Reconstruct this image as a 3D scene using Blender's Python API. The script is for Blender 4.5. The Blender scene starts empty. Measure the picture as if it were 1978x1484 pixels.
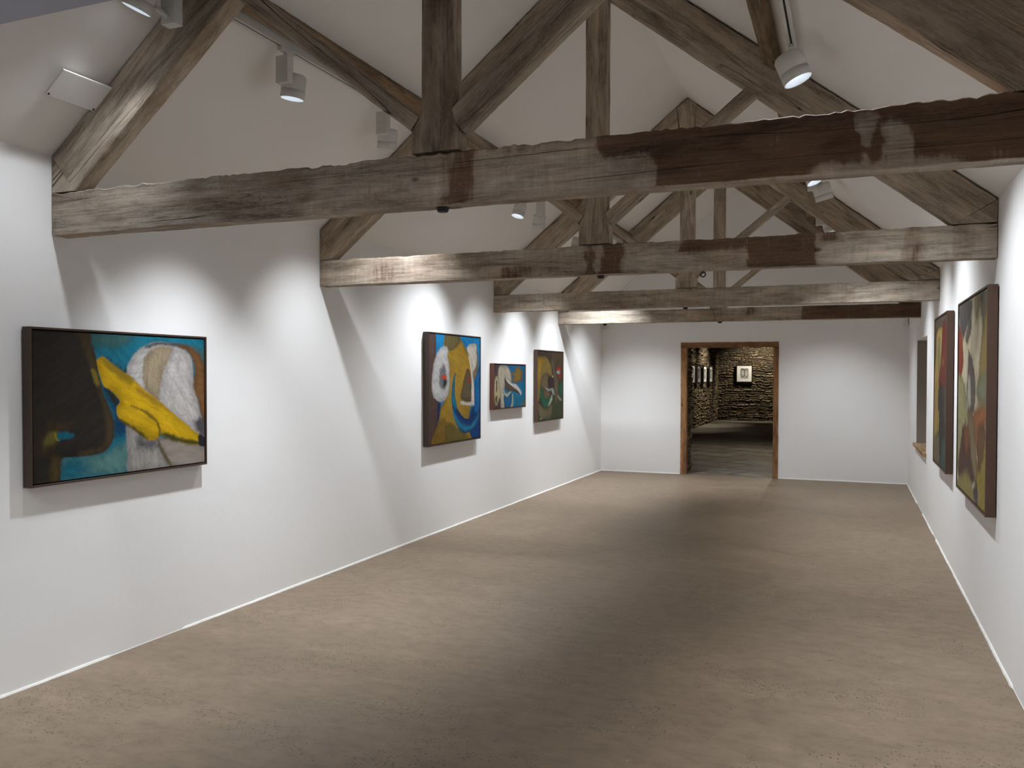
import bpy, bmesh, math, random
import numpy as np
from mathutils import Vector, Matrix, Quaternion

scene = bpy.context.scene
COL = scene.collection

# ------------------------------------------------------------------ camera
F_PX, YAW, PITCH, ROLL = 1637.885, 0.3803, -0.018, -0.0027
cam_data = bpy.data.cameras.new('camera')
cam = bpy.data.objects.new('camera', cam_data)
COL.objects.link(cam)
_c, _s = math.cos(YAW), math.sin(YAW)
_fw0, _rt0, _up0 = Vector((-_s, _c, 0)), Vector((_c, _s, 0)), Vector((0, 0, 1))
_fw = _fw0 * math.cos(PITCH) + _up0 * math.sin(PITCH)
_up = -_fw0 * math.sin(PITCH) + _up0 * math.cos(PITCH)
_R = _rt0 * math.cos(ROLL) - _up * math.sin(ROLL)
_U = _rt0 * math.sin(ROLL) + _up * math.cos(ROLL)
cam.matrix_world = Matrix(((_R.x, _U.x, -_fw.x, 0), (_R.y, _U.y, -_fw.y, 0), (_R.z, _U.z, -_fw.z, 1.6), (0, 0, 0, 1)))
cam_data.sensor_width = 36
cam_data.lens = F_PX / 1978 * 36
cam_data.shift_y = 11.2957 / 1978
cam_data.clip_end = 100
scene.camera = cam

# ------------------------------------------------------------------ world, exposure
world = bpy.data.worlds.new('world')
scene.world = world
world.use_nodes = True
world.node_tree.nodes['Background'].inputs[0].default_value = (0.5, 0.55, 0.65, 1)
world.node_tree.nodes['Background'].inputs[1].default_value = 0.02
vs = scene.view_settings
vs.view_transform = 'Standard'
vs.look = 'None'
vs.exposure = 0.53
vs.gamma = 1
vs.use_curve_mapping = False
scene.cycles.max_bounces = 14
scene.cycles.diffuse_bounces = 10

# ------------------------------------------------------------------ room dimensions (metres, room axis = +Y)
XL, XR, YB, YE = -3.877, 0.785, -1.6, 13.715
APX, APZ, KL, KR = -1.647, 4.56, 0.8175, 0.7915       # ridge and the two roof slopes
def zl(x): return APZ - KL * (APX - x)
def zr(x): return APZ - KR * (x - APX)
EL, ER = zl(XL), zr(XR)
POWER = 1.0
COOL = (0.90, 0.945, 1.0)

# (head centre, point on the track, aim, watts, cone in degrees, head scale, label)
LAMPS = [
 # left track, nearest first
 ((-3.04, 3.01, 3.335), (-2.98, 3.12, 3.40), (-3.877, 2.85, 1.45), 32, 84, 1.0, 'spotlight half out of frame top left, above the hanging white panel, lens glowing'),
 ((-2.965, 4.05, 3.235), (-2.967, 3.97, 3.412), (-3.45, 4.1, 0), 190, 79, 1.0, 'white spotlight on the left track above the yellow painting, round lens facing down'),
 ((-2.985, 5.14, 3.225), (-2.985, 5.05, 3.398), (-3.6, 5.75, 0), 110, 86, 1.0, 'white spotlight just left of the nearest king post, seen from the side'),
 ((-3.02, 7.73, 3.20), (-3.01, 7.66, 3.378), (-3.6, 6.9, 0), 170, 94, .92, 'left one of the close spotlight pair under the nearest tie beam, lens edge bright'),
 ((-3.02, 8.30, 3.19), (-3.015, 8.20, 3.374), (-3.65, 9.0, 0), 130, 80, 1.0, 'right one of the close spotlight pair under the nearest tie beam, turned away'),
 ((-3.05, 9.72, 3.175), (-3.015, 9.82, 3.372), (-3.8, 9.9, 0), 160, 80, 1.0, 'white spotlight half hidden behind the foot of the second king post'),
 ((-3.03, 10.75, 3.20), (-3.015, 10.70, 3.372), (-3.5, 11.7, 0), 190, 90, 1.0, 'left track spotlight beyond the third truss, mostly hidden by timber'),
 ((-2.95, 12.20, 3.20), (-2.955, 12.12, 3.372), (-3.2, 12.8, 0), 170, 92, 1.0, 'left track spotlight beyond the farthest truss, aimed at the end wall'),
 # right track
 ((-.31, 3.60, 3.25), (-.32, 3.75, 3.455), (0.785, 3.45, 0.6), 130, 94, 1.15, 'right track spotlight above the top edge of the view'),
 ((-.31, 4.87, 3.27), (-.32, 5.03, 3.452), (0.785, 4.9, 0.6), 125, 86, 1.15, 'large white spotlight at top right, glowing lens tipped towards the right wall'),
 ((-.315, 7.43, 3.25), (-.31, 7.60, 3.44), (0.785, 7.1, 0.6), 130, 92, 1.0, 'spotlight whose blue-white lens peeps out just below the nearest tie beam'),
 ((-.255, 8.19, 3.26), (-.30, 8.06, 3.436), (0.6, 8.85, 0), 140, 92, 1.15, 'white spotlight seen from the side against the third rafter on the right'),
 ((-.235, 10.05, 3.26), (-.30, 9.95, 3.432), (0.5, 10.4, 0), 140, 86, 1.05, 'spotlight mostly behind the second tie beam on the right, only lens edge lit'),
 ((-.30, 12.20, 3.26), (-.30, 12.1, 3.432), (-0.3, 12.8, 0), 130, 92, 1.0, 'right track spotlight beyond the farthest truss, aimed at the end wall'),
]

# ------------------------------------------------------------------ helpers
def tag(o, label=None, cat=None, group=None, kind=None):
    if label: o['label'] = label
    if cat: o['category'] = cat
    if group: o['group'] = group
    if kind: o['kind'] = kind
    return o

def empty(name, loc=(0, 0, 0), label=None, cat=None, group=None, kind=None):
    o = bpy.data.objects.new(name, None)
    o.empty_display_size = 0.1
    o.location = loc
    COL.objects.link(o)
    return tag(o, label, cat, group, kind)

def link_mesh(name, me, mat, parent=None, smooth=False):
    o = bpy.data.objects.new(name, me)
    if mat: me.materials.append(mat)
    if smooth:
        me.polygons.foreach_set('use_smooth', [True] * len(me.polygons))
    COL.objects.link(o)
    if parent:
        o.parent = parent
        o.location = -Vector(parent.location) if parent.parent is None else (0, 0, 0)
    return o

def mesh_from(verts, faces, name='m'):
    me = bpy.data.meshes.new(name)
    me.from_pydata([tuple(v) for v in verts], [], faces)
    me.validate(verbose=False)
    bm = bmesh.new(); bm.from_mesh(me)
    bmesh.ops.recalc_face_normals(bm, faces=bm.faces)
    bm.to_mesh(me); bm.free()
    return me

def sub(name, o_parent, me, mat, smooth=False):
    """a sub-part of a part: shares the part's frame"""
    o = bpy.data.objects.new(name, me)
    me.materials.append(mat)
    if smooth: me.polygons.foreach_set('use_smooth', [True] * len(me.polygons))
    COL.objects.link(o)
    o.parent = o_parent
    return o

class MB:
    """collects boxes, prisms and lathes for ONE mesh"""
    def __init__(self): self.v = []; self.f = []
    def add(self, vs, fs):
        n = len(self.v); self.v += [tuple(p) for p in vs]; self.f += [tuple(i + n for i in f) for f in fs]; return self
    def box(self, a, b, M=None):
        (x0, y0, z0), (x1, y1, z1) = a, b
        vs = [Vector(p) for p in ((x0,y0,z0),(x1,y0,z0),(x1,y1,z0),(x0,y1,z0),(x0,y0,z1),(x1,y0,z1),(x1,y1,z1),(x0,y1,z1))]
        if M is not None: vs = [M @ p for p in vs]
        return self.add(vs, [(0,3,2,1),(4,5,6,7),(0,1,5,4),(1,2,6,5),(2,3,7,6),(3,0,4,7)])
    def lathe(self, prof, n=32, M=None, cap0=True, cap1=True):
        vs = []; fs = []
        for r, z in prof:
            for i in range(n):
                a = 2 * math.pi * i / n
                p = Vector((r * math.cos(a), r * math.sin(a), z)); vs.append(M @ p if M is not None else p)
        for k in range(len(prof) - 1):
            for i in range(n):
                j = (i + 1) % n; fs.append((k*n+i, k*n+j, (k+1)*n+j, (k+1)*n+i))
        if cap0: fs.append(tuple(range(n))[::-1])
        if cap1: fs.append(tuple((len(prof)-1)*n + i for i in range(n)))
        return self.add(vs, fs)
    def mesh(self, bevel=0.0, seg=2):
        me = mesh_from(self.v, self.f)
        if bevel > 0:
            bm = bmesh.new(); bm.from_mesh(me)
            es = [e for e in bm.edges if len(e.link_faces) == 2 and e.calc_face_angle(0) > 0.5]
            bmesh.ops.bevel(bm, geom=es, offset=bevel, segments=seg, profile=0.5, affect='EDGES', clamp_overlap=True)
            bm.to_mesh(me); bm.free()
        return me

# value noise in numpy (for wood edges, stone walls and brush work)
def vnoise(x, y, seed=0):
    x = np.asarray(x, float); y = np.asarray(y, float)
    xi = np.floor(x).astype(np.int64); yi = np.floor(y).astype(np.int64)
    fx = x - xi; fy = y - yi
    fx = fx * fx * (3 - 2 * fx); fy = fy * fy * (3 - 2 * fy)
    def h(a, b):
        n = (a * 374761393 + b * 668265263 + seed * 974634777) & 0xffffffff
        n = ((n ^ (n >> 13)) * 1274126177) & 0xffffffff
        n = n ^ (n >> 16)
        return (n & 0xffff) / 65535.0
    return (h(xi, yi) * (1 - fx) + h(xi + 1, yi) * fx) * (1 - fy) + (h(xi, yi + 1) * (1 - fx) + h(xi + 1, yi + 1) * fx) * fy
def fbm(x, y, seed=0, oct=3):
    t = 0; a = .5; k = 0
    for i in range(oct):
        t = t + a * vnoise(np.asarray(x) * 2 ** i, np.asarray(y) * 2 ** i, seed + i * 17); k += a; a *= .5
    return t / k
def sstep(a, b, x):
    t = np.clip((x - a) / (b - a), 0, 1); return t * t * (3 - 2 * t)

# ------------------------------------------------------------------ materials
class NT:
    def __init__(self, name):
        m = bpy.data.materials.new(name); m.use_nodes = True
        self.m = m; self.t = m.node_tree; self.b = self.t.nodes['Principled BSDF']
    def n(self, typ, **kw):
        nd = self.t.nodes.new(typ)
        for k, v in kw.items():
            if k.startswith('i_'):
                key = k[2:]
                nd.inputs[int(key) if key.isdigit() else key].default_value = v
            else: setattr(nd, k, v)
        return nd
    def l(self, a, b): self.t.links.new(a, b)
    def math(self, op, a, b=None, clamp=False):
        nd = self.n('ShaderNodeMath', operation=op, use_clamp=clamp)
        for i, q in enumerate((a, b)):
            if q is None: continue
            if isinstance(q, (int, float)): nd.inputs[i].default_value = q
            else: self.l(q, nd.inputs[i])
        return nd.outputs[0]
    def noise(self, vec, scale, detail=3, rough=.55, dist=0):
        nd = self.n('ShaderNodeTexNoise'); nd.inputs['Scale'].default_value = scale
        nd.inputs['Detail'].default_value = detail; nd.inputs['Roughness'].default_value = rough
        nd.inputs['Distortion'].default_value = dist
        if vec is not None: self.l(vec, nd.inputs['Vector'])
        return nd.outputs[0]
    def scale(self, vec, s):
        nd = self.n('ShaderNodeMapping'); nd.inputs['Scale'].default_value = s; self.l(vec, nd.inputs['Vector']); return nd.outputs[0]
    def ramp(self, fac, stops):
        nd = self.n('ShaderNodeValToRGB'); e = nd.color_ramp.elements
        while len(e) < len(stops): e.new(.5)
        for el, (p, c) in zip(e, stops):
            el.position = p; el.color = (*c, 1) if len(c) == 3 else c
        self.l(fac, nd.inputs[0]); return nd.outputs[0]
    def mix(self, fac, a, b, mode='MIX'):
        nd = self.n('ShaderNodeMixRGB', blend_type=mode)
        for i, q in enumerate((fac, a, b)):
            if isinstance(q, (int, float)): nd.inputs[i].default_value = q
            elif isinstance(q, tuple): nd.inputs[i].default_value = (*q, 1)
            else: self.l(q, nd.inputs[i])
        return nd.outputs[0]
    def bump(self, h, strength, dist=.01):
        nd = self.n('ShaderNodeBump'); nd.inputs['Strength'].default_value = strength; nd.inputs['Distance'].default_value = dist
        self.l(h, nd.inputs['Height']); self.l(nd.outputs[0], self.b.inputs['Normal'])
    def set(self, color=None, rough=None, spec=None, metal=None):
        B = self.b.inputs
        if color is not None:
            if isinstance(color, tuple): B['Base Color'].default_value = (*color, 1)
            else: self.l(color, B['Base Color'])
        if rough is not None:
            if isinstance(rough, (int, float)): B['Roughness'].default_value = rough
            else: self.l(rough, B['Roughness'])
        if spec is not None: B['Specular IOR Level'].default_value = spec
        if metal is not None: B['Metallic'].default_value = metal
        return self.m

def mat_plain(name, color, rough=.5, spec=.3, metal=0, bump=0.0, bscale=60, var=0.0):
    t = NT(name)
    co = t.n('ShaderNodeTexCoord').outputs['Object']
    n = t.noise(co, bscale, 3)
    if var: t.set(t.mix(n, tuple(c * (1 - var) for c in color), tuple(min(1, c * (1 + var)) for c in color)))
    else: t.set(color)
    if bump: t.bump(n, bump)
    return t.set(None, rough, spec, metal)

def mat_plaster(name, color, b1=.25):
    t = NT(name)
    co = t.n('ShaderNodeTexCoord').outputs['Object']
    n1 = t.noise(co, 1.3, 4, .5); n2 = t.noise(co, 45, 4, .6); n3 = t.noise(co, 5, 3, .6)
    c = t.mix(t.math('MULTIPLY', n1, .5), color, tuple(k * .94 for k in color))
    h = t.math('ADD', t.math('MULTIPLY', n2, .06), t.math('ADD', t.math('MULTIPLY', n1, .6), t.math('MULTIPLY', n3, .35)))
    t.bump(h, b1, .03)
    return t.set(c, .85, .15)

def mat_wood(name, light, mid, dark, lime=(.46, .42, .37), lime_amt=.45, crack=1.0, drips=0.0):
    """weathered timber: vertex attribute 'grain' = metres along / across / through the piece, 'tone' 0 pale .. 1 dark stain"""
    t = NT(name)
    g = t.n('ShaderNodeAttribute', attribute_name='grain').outputs['Vector']
    tone = t.n('ShaderNodeAttribute', attribute_name='tone').outputs['Fac']
    fine = t.noise(t.scale(g, (5, 130, 130)), 1, 5, .7)
    pore = t.noise(t.scale(g, (45, 320, 320)), 1, 3, .7)
    med = t.noise(t.scale(g, (1.6, 14, 14)), 1, 4, .6, .6)
    blot = t.noise(t.scale(g, (3.5, 7, 7)), 1, 5, .65)
    drip = t.noise(t.scale(g, (34, 4, 4)), 1, 5, .7)
    spk = t.noise(t.scale(g, (60, 90, 90)), 1, 3, .7)
    gr = t.math('ADD', t.math('MULTIPLY', pore, .22), t.math('ADD', t.math('MULTIPLY', fine, .40), t.math('MULTIPLY', med, .38)))
    # tone pushed about by blotches and drips, then sharpened
    tt = t.math('ADD', tone, t.math('ADD', t.math('MULTIPLY', t.math('SUBTRACT', blot, .5), .95), t.math('ADD', t.math('MULTIPLY', t.math('SUBTRACT', pore, .5), .35), t.math('MULTIPLY', t.math('SUBTRACT', drip, .5), drips))))
    a = t.n('ShaderNodeMapRange', interpolation_type='SMOOTHSTEP'); a.inputs[1].default_value = .12; a.inputs[2].default_value = .5; t.l(tt, a.inputs[0])
    b = t.n('ShaderNodeMapRange', interpolation_type='SMOOTHSTEP'); b.inputs[1].default_value = .55; b.inputs[2].default_value = .92; t.l(tt, b.inputs[0])
    c = t.mix(a.outputs[0], light, mid)
    c = t.mix(b.outputs[0], c, dark)
    # grain
    c = t.mix(1.0, c, t.ramp(gr, [(.37, (.38, .35, .31)), (.50, (1, 1, 1)), (.64, (1.45, 1.42, 1.38))]), 'MULTIPLY')
    # warmer and cooler patches, dark ingrained dirt
    pt = t.noise(t.scale(g, (2.5, 9, 9)), 1, 5, .7, .4)
    c = t.mix(1.0, c, t.ramp(pt, [(.34, (.66, .60, .54)), (.5, (1, 1, 1)), (.66, (1.18, 1.12, 1.05))]), 'MULTIPLY')
    # old limewash left in the pores
    lm = t.n('ShaderNodeMapRange', interpolation_type='SMOOTHSTEP'); lm.inputs[1].default_value = .565; lm.inputs[2].default_value = .66
    t.l(t.math('ADD', t.math('MULTIPLY', blot, .45), t.math('MULTIPLY', spk, .6)), lm.inputs[0])
    lf = t.math('MULTIPLY', lm.outputs[0], t.math('MULTIPLY', t.math('SUBTRACT', 1.15, tone, True), lime_amt))
    c = t.mix(lf, c, lime)
    # shakes
    cr0 = t.noise(t.scale(g, (.30, 7, 7)), 1, 2, .35, .0)
    cr = t.n('ShaderNodeMapRange', interpolation_type='SMOOTHSTEP'); cr.inputs[1].default_value = 0; cr.inputs[2].default_value = .006
    t.l(t.math('ABSOLUTE', t.math('SUBTRACT', cr0, .5)), cr.inputs[0])
    gate = t.noise(t.scale(g, (1.1, 3, 3)), 1, 2)
    gt = t.n('ShaderNodeMapRange'); gt.inputs[1].default_value = .48; gt.inputs[2].default_value = .56; t.l(gate, gt.inputs[0])
    ck = t.math('MULTIPLY', t.math('MULTIPLY', t.math('SUBTRACT', 1.0, cr.outputs[0]), gt.outputs[0]), crack)
    # knots
    v = t.n('ShaderNodeTexVoronoi', feature='F1'); v.inputs['Scale'].default_value = 1; t.l(t.scale(g, (2.3, 4.2, 4.2)), v.inputs['Vector'])
    kn = t.n('ShaderNodeMapRange', interpolation_type='SMOOTHSTEP'); kn.inputs[1].default_value = .035; kn.inputs[2].default_value = .075; t.l(v.outputs['Distance'], kn.inputs[0])
    kk = t.math('SUBTRACT', 1.0, kn.outputs[0])
    dk = t.math('MAXIMUM', ck, t.math('MULTIPLY', kk, .7))
    c = t.mix(dk, c, (.018, .012, .008))
    h = t.math('SUBTRACT', t.math('ADD', t.math('MULTIPLY', fine, .35), t.math('ADD', t.math('MULTIPLY', med, .5), t.math('MULTIPLY', spk, .12))), t.math('MULTIPLY', dk, .9))
    t.bump(h, .55, .006)
    return t.set(c, .78, .25)

def mat_floor():
    t = NT('brown concrete')
    co = t.n('ShaderNodeTexCoord').outputs['Object']
    n1 = t.noise(co, .55, 4, .55); n2 = t.noise(t.scale(co, (1, 2.2, 1)), 1.9, 5, .6, .4); n3 = t.noise(co, 60, 3, .7)
    c = t.ramp(t.math('ADD', t.math('MULTIPLY', n1, .5), t.math('MULTIPLY', n2, .5)),
               [(.32, (.192, .142, .097)), (.5, (.245, .182, .124)), (.68, (.298, .226, .158))])
    n4 = t.noise(t.scale(co, (1, 1.6, 1)), 9, 5, .7)
    c = t.mix(1.0, c, t.ramp(n4, [(.36, (.84, .83, .82)), (.5, (1, 1, 1)), (.66, (1.12, 1.11, 1.10))]), 'MULTIPLY')
    c = t.mix(t.math('MULTIPLY', n3, .35), c, (.12, .095, .07))
    # pitted aggregate in drifts
    v = t.n('ShaderNodeTexVoronoi', feature='F1'); v.inputs['Scale'].default_value = 62; t.l(co, v.inputs['Vector'])
    pit = t.n('ShaderNodeMapRange', interpolation_type='SMOOTHSTEP'); pit.inputs[1].default_value = .40; pit.inputs[2].default_value = .22; t.l(v.outputs['Distance'], pit.inputs[0])
    drift = t.noise(t.scale(co, (1.2, 1.6, 1)), 1.3, 5, .65)
    dm = t.n('ShaderNodeMapRange', interpolation_type='SMOOTHSTEP'); dm.inputs[1].default_value = .44; dm.inputs[2].default_value = .60; t.l(drift, dm.inputs[0])
    vc = t.n('ShaderNodeSeparateColor'); t.l(v.outputs['Color'], vc.inputs[0])
    sel = t.math('GREATER_THAN', vc.outputs[0], .62)
    p = t.math('MULTIPLY', t.math('MULTIPLY', pit.outputs[0], sel), t.math('MULTIPLY', dm.outputs[0], .75))
    c = t.mix(p, c, (.045, .035, .028))
    # stray chalk flecks
    v2 = t.n('ShaderNodeTexVoronoi', feature='F1'); v2.inputs['Scale'].default_value = 6; t.l(co, v2.inputs['Vector'])
    f = t.n('ShaderNodeMapRange'); f.inputs[1].default_value = .035; f.inputs[2].default_value = .02; t.l(v2.outputs['Distance'], f.inputs[0])
    c = t.mix(t.math('MULTIPLY', f.outputs[0], .6), c, (.5, .45, .38))
    t.bump(t.math('SUBTRACT', t.math('MULTIPLY', n3, .25), p), .25, .004)
    r = t.math('ADD', t.math('MULTIPLY', n2, .2), .42)
    return t.set(c, r, .35)

def mat_vcol(name, rough=.6, spec=.25, bump=.0, bs=120):
    t = NT(name)
    a = t.n('ShaderNodeAttribute', attribute_name='paint').outputs['Color']
    co = t.n('ShaderNodeTexCoord').outputs['Object']
    n = t.noise(co, bs, 4, .65)
    c = t.mix(t.math('MULTIPLY', n, .5), a, t.mix(1.0, a, (.62, .62, .62), 'MULTIPLY'))
    if bump: t.bump(n, bump, .004)
    return t.set(c, rough, spec)

def mat_emit(name, color, strength):
    t = NT(name)
    t.b.inputs['Base Color'].default_value = (.8, .8, .8, 1)
    t.b.inputs['Emission Color'].default_value = (*color, 1)
    t.b.inputs['Emission Strength'].default_value = strength
    return t.m

def mat_flags():
    t = NT('stone flags')
    co = t.n('ShaderNodeTexCoord').outputs['Object']
    mp = t.n('ShaderNodeMapping'); mp.inputs['Rotation'].default_value = (0, 0, .5); t.l(co, mp.inputs['Vector'])
    br = t.n('ShaderNodeTexBrick'); t.l(mp.outputs[0], br.inputs['Vector'])
    br.inputs['Scale'].default_value = .42; br.inputs['Mortar Size'].default_value = .012; br.inputs['Brick Width'].default_value = .5; br.inputs['Row Height'].default_value = .32
    br.inputs['Color1'].default_value = (.13, .12, .10, 1); br.inputs['Color2'].default_value = (.19, .17, .14, 1); br.inputs['Mortar'].default_value = (.03, .026, .02, 1)
    n = t.noise(co, 3, 5, .6)
    c = t.mix(1.0, br.outputs[0], t.ramp(n, [(.3, (.65, .65, .65)), (.7, (1.25, 1.2, 1.15))]), 'MULTIPLY')
    t.bump(t.math('ADD', t.math('MULTIPLY', n, .5), t.math('MULTIPLY', br.outputs['Fac'], -.6)), .4, .01)
    return t.set(c, .55, .35)

M_WALL = mat_plaster('white plaster', (.87, .868, .862))
M_CEIL = mat_plaster('ceiling plaster', (.86, .835, .80), .12)
M_SOFFIT = mat_plain('grey soffit paint', (.40, .41, .48), .8, .1)
M_WOOD = mat_wood('weathered truss timber', (.46, .395, .325), (.34, .275, .21), (.155, .108, .072))
M_TIE = mat_wood('weathered tie beam timber', (.41, .355, .295), (.315, .255, .20), (.125, .074, .046), drips=.85)
M_WOOD_P = mat_wood('purlin timber', (.30, .22, .14), (.20, .138, .085), (.09, .05, .025), lime_amt=.15)
M_DOORW = mat_wood('reddish door timber', (.36, .19, .085), (.25, .13, .058), (.06, .03, .015), lime_amt=.0, crack=.7)
M_SILL = mat_wood('sill timber', (.40, .27, .16), (.30, .18, .10), (.10, .06, .03), lime_amt=.1)
M_FLOOR = mat_floor()
M_FRAME = mat_plain('dark stained frame', (.055, .032, .022), .38, .4, 0, .1, 90, .2)
M_FRAME2 = mat_plain('brown stained frame', (.085, .046, .03), .38, .4, 0, .1, 90, .2)
M_FRAME3 = mat_plain('red brown frame', (.115, .042, .024), .4, .35, 0, .1, 90, .2)
M_GAP = mat_plain('black reveal', (.008, .007, .007), .8, .1)
M_CANVAS = mat_vcol('oil paint', .6, .12, .35, 90)
M_STONE = mat_vcol('rubble stone', .9, .15, .5, 40)
M_WHITE = mat_plain('white powder coat', (.62, .62, .58), .45, .35)
M_TRACK = mat_plain('track white', (.58, .57, .53), .45, .35)
M_BLACK = mat_plain('black iron', (.012, .010, .009), .55, .4, .3, .3, 80)
M_SLOT = mat_plain('track slot', (.015, .015, .013), .6, .2)
M_REFL = mat_plain('reflector', (.85, .87, .90), .25, .5)
M_LENS = mat_emit('lit lens', (.80, .90, 1.0), 6.0)
M_PANEL = mat_plain('panel white', (.74, .73, .72), .4, .35)
M_CAULK = mat_plain('wall foot plaster', (.80, .79, .76), .8, .1, 0, .4, 60)
M_FLAGS = mat_flags()
M_BLKFRAME = mat_plain('black picture frame', (.015, .013, .012), .4, .4)
M_MATB = mat_plain('picture mount', (.55, .54, .50), .7, .1)

# ================================================================== THE SETTING
def grid_mesh(P0, U, V, nu, nv, disp=None, cut=None):
    """flat grid from corner P0 along U and V; disp(i/nu, j/nv) moves it along the normal; cut = (u0,u1,v0,v1) opening in index space"""
    P0, U, V = map(np.array, (P0, U, V)); N = np.cross(U, V); N = N / np.linalg.norm(N)
    uu, vv = np.meshgrid(np.linspace(0, 1, nu + 1), np.linspace(0, 1, nv + 1), indexing='ij')
    pts = P0 + uu[..., None] * U + vv[..., None] * V
    if disp is not None: pts = pts + disp(uu, vv)[..., None] * N
    idx = np.arange((nu + 1) * (nv + 1)).reshape(nu + 1, nv + 1)
    f = np.stack([idx[:-1, :-1], idx[1:, :-1], idx[1:, 1:], idx[:-1, 1:]], -1)
    return pts.reshape(-1, 3), f.reshape(-1, 4), uu.reshape(-1), vv.reshape(-1)

def me_np(v, f):
    me = bpy.data.meshes.new('m'); me.from_pydata(v.tolist(), [], f.tolist()); me.update(); return me

def struct(name, me, mat, smooth=False):
    return tag(link_mesh(name, me, mat, None, smooth), kind='structure')

T = .62                                            # wall thickness
# floor
v = MB().box((XL - T, YB - .3, -.2), (XR + T, YE + .02, 0)).mesh()
struct('floor', v, M_FLOOR)
# left wall, a little uneven; solid behind
def wall_left():
    n = 120; m = 24
    L = YE - YB
    P, Fc, uu, vv = grid_mesh((XL, YB, 0), (0, L, 0), (0, 0, EL), n, m)
    yy = uu * L
    P[:, 0] += .008 * (fbm(yy * .45, vv * 1.6, 3) - .5) * 2 * np.sin(np.pi * np.clip(vv * 4, 0, .5)) * np.sin(np.pi * np.clip((1 - vv) * 6, 0, .5))
    mb = MB(); mb.add(P.tolist(), Fc.tolist())
    mb.box((XL - T, YB - .3, -.2), (XL - .03, YE, EL + .1))
    return mb.mesh()
struct('wall_left', wall_left(), M_WALL, True)
# right wall with the window recess
NY0, NY1, NZ0, NZ1 = 10.50, 12.04, .735, 2.05
mb = MB()
mb.box((XR, YB - .3, -.2), (XR + T, NY0, ER + .0))
mb.box((XR, NY1, -.2), (XR + T, YE, ER + .0))
mb.box((XR, NY0, -.2), (XR + T, NY1, NZ0 - .045))
mb.box((XR, NY0, NZ1), (XR + T, NY1, ER + .0))
mb.box((XR + .40, NY0, NZ0 - .045), (XR + T, NY1, NZ1))
struct('wall_right', mb.mesh(), M_WALL)
# back wall behind the camera and its gable
mb = MB(); mb.box((XL, YB - .3, 0), (XR, YB, 3.2))
struct('wall_back', mb.mesh(), M_WALL)
# end wall with the doorway: three slabs and a gable
DX0, DX1, DZ1 = -2.55, -1.04, 2.12
mb = MB()
def prism(mb, poly, y0, y1):
    n = len(poly); vs = [(x, y0, z) for x, z in poly] + [(x, y1, z) for x, z in poly]
    fs = [tuple(range(n)), tuple(range(2 * n - 1, n - 1, -1))] + [(i, (i + 1) % n, n + (i + 1) % n, n + i) for i in range(n)]
    mb.add(vs, fs)
prism(mb, [(XL - T, 0), (DX0, 0), (DX0, 2.7), (XL - T, 2.7)], YE, YE + T)
prism(mb, [(DX1, 0), (XR + T, 0), (XR + T, 2.7), (DX1, 2.7)], YE, YE + T)
prism(mb, [(DX0, DZ1), (DX1, DZ1), (DX1, 2.7), (DX0, 2.7)], YE, YE + T)
prism(mb, [(XL - T, 2.7), (XR + T, 2.7), (APX, APZ + .45)], YE, YE + T)
struct('wall_end', mb.mesh(), M_WALL)

# ceiling: two plastered slopes as solid slabs
def slope(side, y0=YB - .3, y1=YE):
    xa, za = (XL, EL) if side == 'L' else (XR, ER)
    n = 60; m = 12
    mb = MB()
    P, Fc, uu, vv = grid_mesh((xa, y0, za), (0, y1 - y0, 0), (APX - xa, 0, APZ - za), n, m)
    N = np.array((KL, 0, -1)) if side == 'L' else np.array((-KR, 0, -1)); N = N / np.linalg.norm(N)
    d = .010 * (fbm(uu * 9, vv * 3, 8 if side == 'L' else 9) - .65) * np.sin(np.pi * vv)
    P = P + d[:, None] * N
    k = len(P)
    mb.add(P.tolist(), Fc.tolist())
    o = .12
    q = [(xa, za), (APX, APZ)]
    vs = [(xa, y0, za + o), (xa, y1, za + o), (APX, y1, APZ + o), (APX, y0, APZ + o), (xa, y0, za + .3), (xa, y1, za + .3), (APX, y1, APZ + .3), (APX, y0, APZ + .3)]
    mb.add(vs, [(0,3,2,1),(4,5,6,7),(0,1,5,4),(1,2,6,5),(2,3,7,6),(3,0,4,7)])
    return mb.mesh()
struct('ceiling', slope('L'), M_CEIL, True)
o = struct('ceiling', slope('R'), M_CEIL, True)
# lower flat soffit over the entrance end, where the photographer stands
SY, SZ = 2.385, 2.98
xs0 = APX - (APZ - SZ) / KL; xs1 = APX + (APZ - SZ) / KR
mb = MB(); prism(mb, [(xs0 + .004, SZ), (xs1 - .004, SZ), (xs1 - .2, SZ + .14), (xs0 + .2, SZ + .14)], YB, SY)
prism(mb, [(xs0 + .18, SZ + .13), (xs1 - .18, SZ + .13), (APX, APZ - .03)], SY - .1, SY)
struct('ceiling', mb.mesh(), M_SOFFIT)

# plaster bead along the foot of the walls, broken here and there
def bead(p0, p1, nrm, seed):
    p0 = Vector(p0); p1 = Vector(p1); L = (p1 - p0).length; n = int(L / .03); d = (p1 - p0) / n; nrm = Vector(nrm)
    mb = MB(); rnd = random.Random(seed); vs = []; fs = []
    for i in range(n + 1):
        y = i * L / n
        w = .006 + .007 * float(fbm(y * 3.1, 0, seed)) + .003 * rnd.random()
        h = .008 + .010 * float(fbm(y * 2.3, 4, seed))
        if float(vnoise(y * 1.1, 7, seed)) > .86: w *= .25; h *= .3
        b = p0 + d * i
        vs += [b - nrm * .004, b + nrm * w, b + nrm * w * .55 + Vector((0, 0, h * .75)), b - nrm * .004 + Vector((0, 0, h))]
    for i in range(n):
        for k in range(4): fs.append((4*i+k, 4*i+(k+1) % 4, 4*i+4+(k+1) % 4, 4*i+4+k))
    mb.add(vs, fs); return mb.mesh()
struct('baseboard_left', bead((XL, YB, 0), (XL, YE, 0), (1, 0, 0), 5), M_CAULK)
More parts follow.
